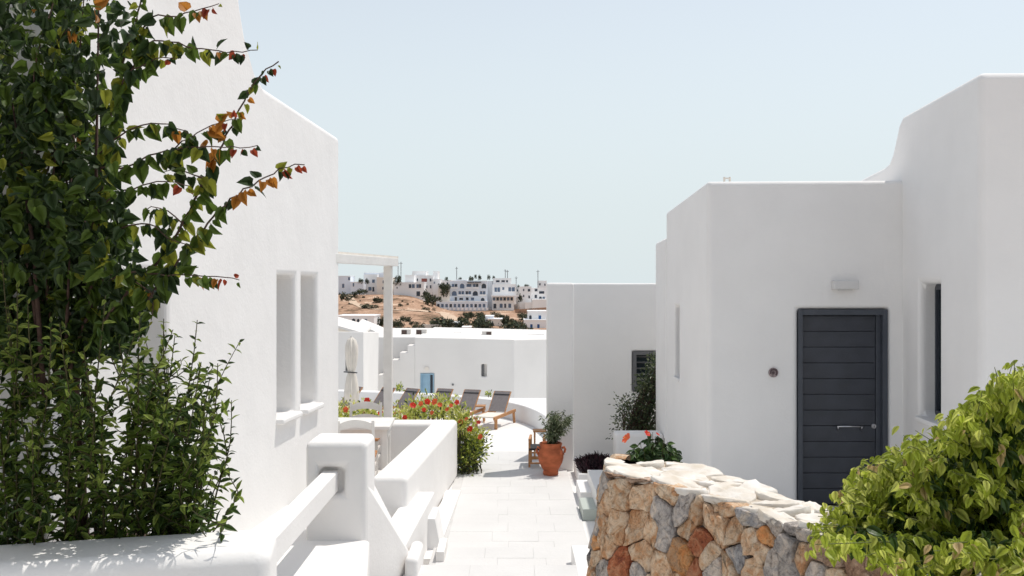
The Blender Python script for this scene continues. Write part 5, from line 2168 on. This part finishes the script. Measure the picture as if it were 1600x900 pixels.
def bush_mesh(name, seed, n=420):
    r = np.random.default_rng(seed)
    vs, fs, mi = [], [], []
    lobes = [(r.uniform(-.6, .6), r.uniform(-.4, .4), r.uniform(.15, .75), r.uniform(.28, .48)) for _ in range(9)]
    for k in range(n):
        cx, cy, cz, rr = lobes[r.integers(0, 9)]
        v = r.normal(size=3)
        v /= np.linalg.norm(v)
        c = np.array([cx, cy, cz]) + v * rr * r.uniform(.55, 1.0)
        c[2] = max(c[2], .02)
        a, b = r.normal(size=3), r.normal(size=3)
        a = a / np.linalg.norm(a) * r.uniform(.07, .14)
        b = b / np.linalg.norm(b) * r.uniform(.05, .10)
        o = len(vs)
        vs += [tuple(c - a), tuple(c + b), tuple(c + a), tuple(c - b)]
        fs.append((o, o + 1, o + 2, o + 3))
        q = r.random()
        mi.append(0 if q < .55 else (1 if q < .9 else 2))
    me = bpy.data.meshes.new(name)
    me.from_pydata(vs, [], fs)
    for m in HBM2:
        me.materials.append(m)
    me.polygons.foreach_set("material_index", mi)
    return me


BM = [bush_mesh('slope_bush', s) for s in (1, 2, 3, 4)]
bl = []
for (x, y, w_, h_, d) in ((190, 735, 300, 110, 175), (290, 745, 170, 80, 172), (470, 740, 150, 110, 172), (590, 790, 200, 140, 150), (650, 740, 220, 110, 172), (930, 720, 180, 100, 185), (1000, 790, 230, 130, 160), (1090, 690, 150, 70, 195),
                          (1060, 760, 130, 80, 165), (170, 815, 140, 60, 135), (380, 800, 70, 60, 150), (870, 700, 120, 80, 190), (1080, 640, 120, 45, 215), (730, 800, 110, 60, 150), (640, 680, 90, 60, 195), (1150, 800, 90, 40, 150),
                          (860, 650, 60, 30, 230), (420, 690, 100, 60, 190)):
    a, b_ = z8(x, y)
    bl.append((a, b_, w_ * .1444 * 1.3, h_ * .1444 * 1.35, d, 0))
for (x, y, w_, h_, d) in ((140, 440, 130, 90, 300), (220, 420, 90, 60, 302), (310, 385, 130, 60, 310), (490, 480, 150, 60, 285), (400, 545, 190, 50, 260), (500, 735, 130, 120, 155), (690, 730, 110, 90, 160), (730, 530, 60, 30, 270), (1010, 570, 80, 36, 255),
                          (690, 275, 100, 100, 325), (1050, 470, 150, 130, 300), (1010, 420, 90, 90, 318), (1210, 325, 130, 60, 326), (1140, 470, 70, 50, 300), (300, 270, 60, 55, 328), (370, 275, 50, 55, 328), (890, 725, 120, 40, 170), (800, 700, 90, 30, 175),
                          (1200, 720, 200, 110, 168), (940, 800, 90, 50, 140), (710, 780, 80, 40, 140)):
    a, b_ = z7(x, y)
    bl.append((a, b_, w_ * .1445 * 1.2, h_ * .1445 * 1.2, d, 1))
for (x, y, w_, h_, d) in ((400, 250, 60, 35, 338), (525, 228, 70, 28, 345), (620, 216, 50, 26, 345), (720, 212, 40, 26, 350), (255, 238, 50, 20, 345), (240, 320, 120, 70, 325), (1040, 320, 40, 18, 345), (1130, 310, 60, 16, 345), (570, 212, 40, 20, 347), (770, 220, 36, 20, 347), (1060, 430, 60, 40, 328)):
    a, b_ = z8(x, y)
    bl.append((a, b_, w_ * .1444, h_ * .1444, d, 2))
BLAB = [('dark green bush in the belt below the hotel', 'bushes in the belt below the hotel'), ('bush or small tree on the bare slope between the left village houses', 'bushes between the left village houses'),
        ('little green tree showing over the village roofs', 'trees over the village roofs')]
rb = random.Random(3)
for k in range(44):
    a, b_ = rb.uniform(560, 838), rb.uniform(491, 521)
    if a < 690 and b_ < 498:
        continue
    bl.append((a, b_, rb.uniform(9, 26), rb.uniform(6, 13), 165, 0))
for k in range(26):
    bl.append((rb.uniform(532, 690), rb.uniform(462, 487), rb.uniform(3, 9), rb.uniform(1.6, 3.6), 260, 1))
for i, (px, py, w_, h_, d, wh) in enumerate(bl):
    if wh < 2:
        d = seat(px, py + h_ * .45, 90, 315, d)
    else:
        h_ *= 2.4
        py += h_ * .28
    o = bpy.data.objects.new('slope_bush', BM[i % 4])
    COL.objects.link(o)
    wm, hm = w_ * d / F, h_ * d / F
    o.location = P(px, py + h_ * .42, d)
    o.scale = (wm / 1.9, wm / 1.9, hm / 1.1)
    o.rotation_euler.z = R((i * 37) % 30 - 15)
    tag(o, BLAB[wh][0], 'bush', BLAB[wh][1])

# little plants along the top of the round terrace wall
for (px, py, s_, lab) in ((624, 608, .26, 'tiny green plant showing above the terrace wall by the pergola post'), (763, 616, .2, 'tiny dry plant showing above the terrace wall near the last lounger')):
    t = thing('small_plant', lab, 'plant', tuple(P(px, py, 23.4)))
    LV = Leaves(SMALL, FLW)
    for k in range(60):
        v = Vector((random.gauss(0, .5), random.gauss(0, .5), abs(random.gauss(.6, .5))))
        LV.put(P(px, py + 3, 23.4) + v * s_ * .3, v, s_ * .3, random.choice((0, 0, 1, 3)))
    LV.finish(t, 0)
    m_ = MB()
    m_.tube([(t.location.x, 23.4, -4.6), (t.location.x, 23.4, t.location.z)], .012, 5)
    m_.build('stem', M['twig'], t)
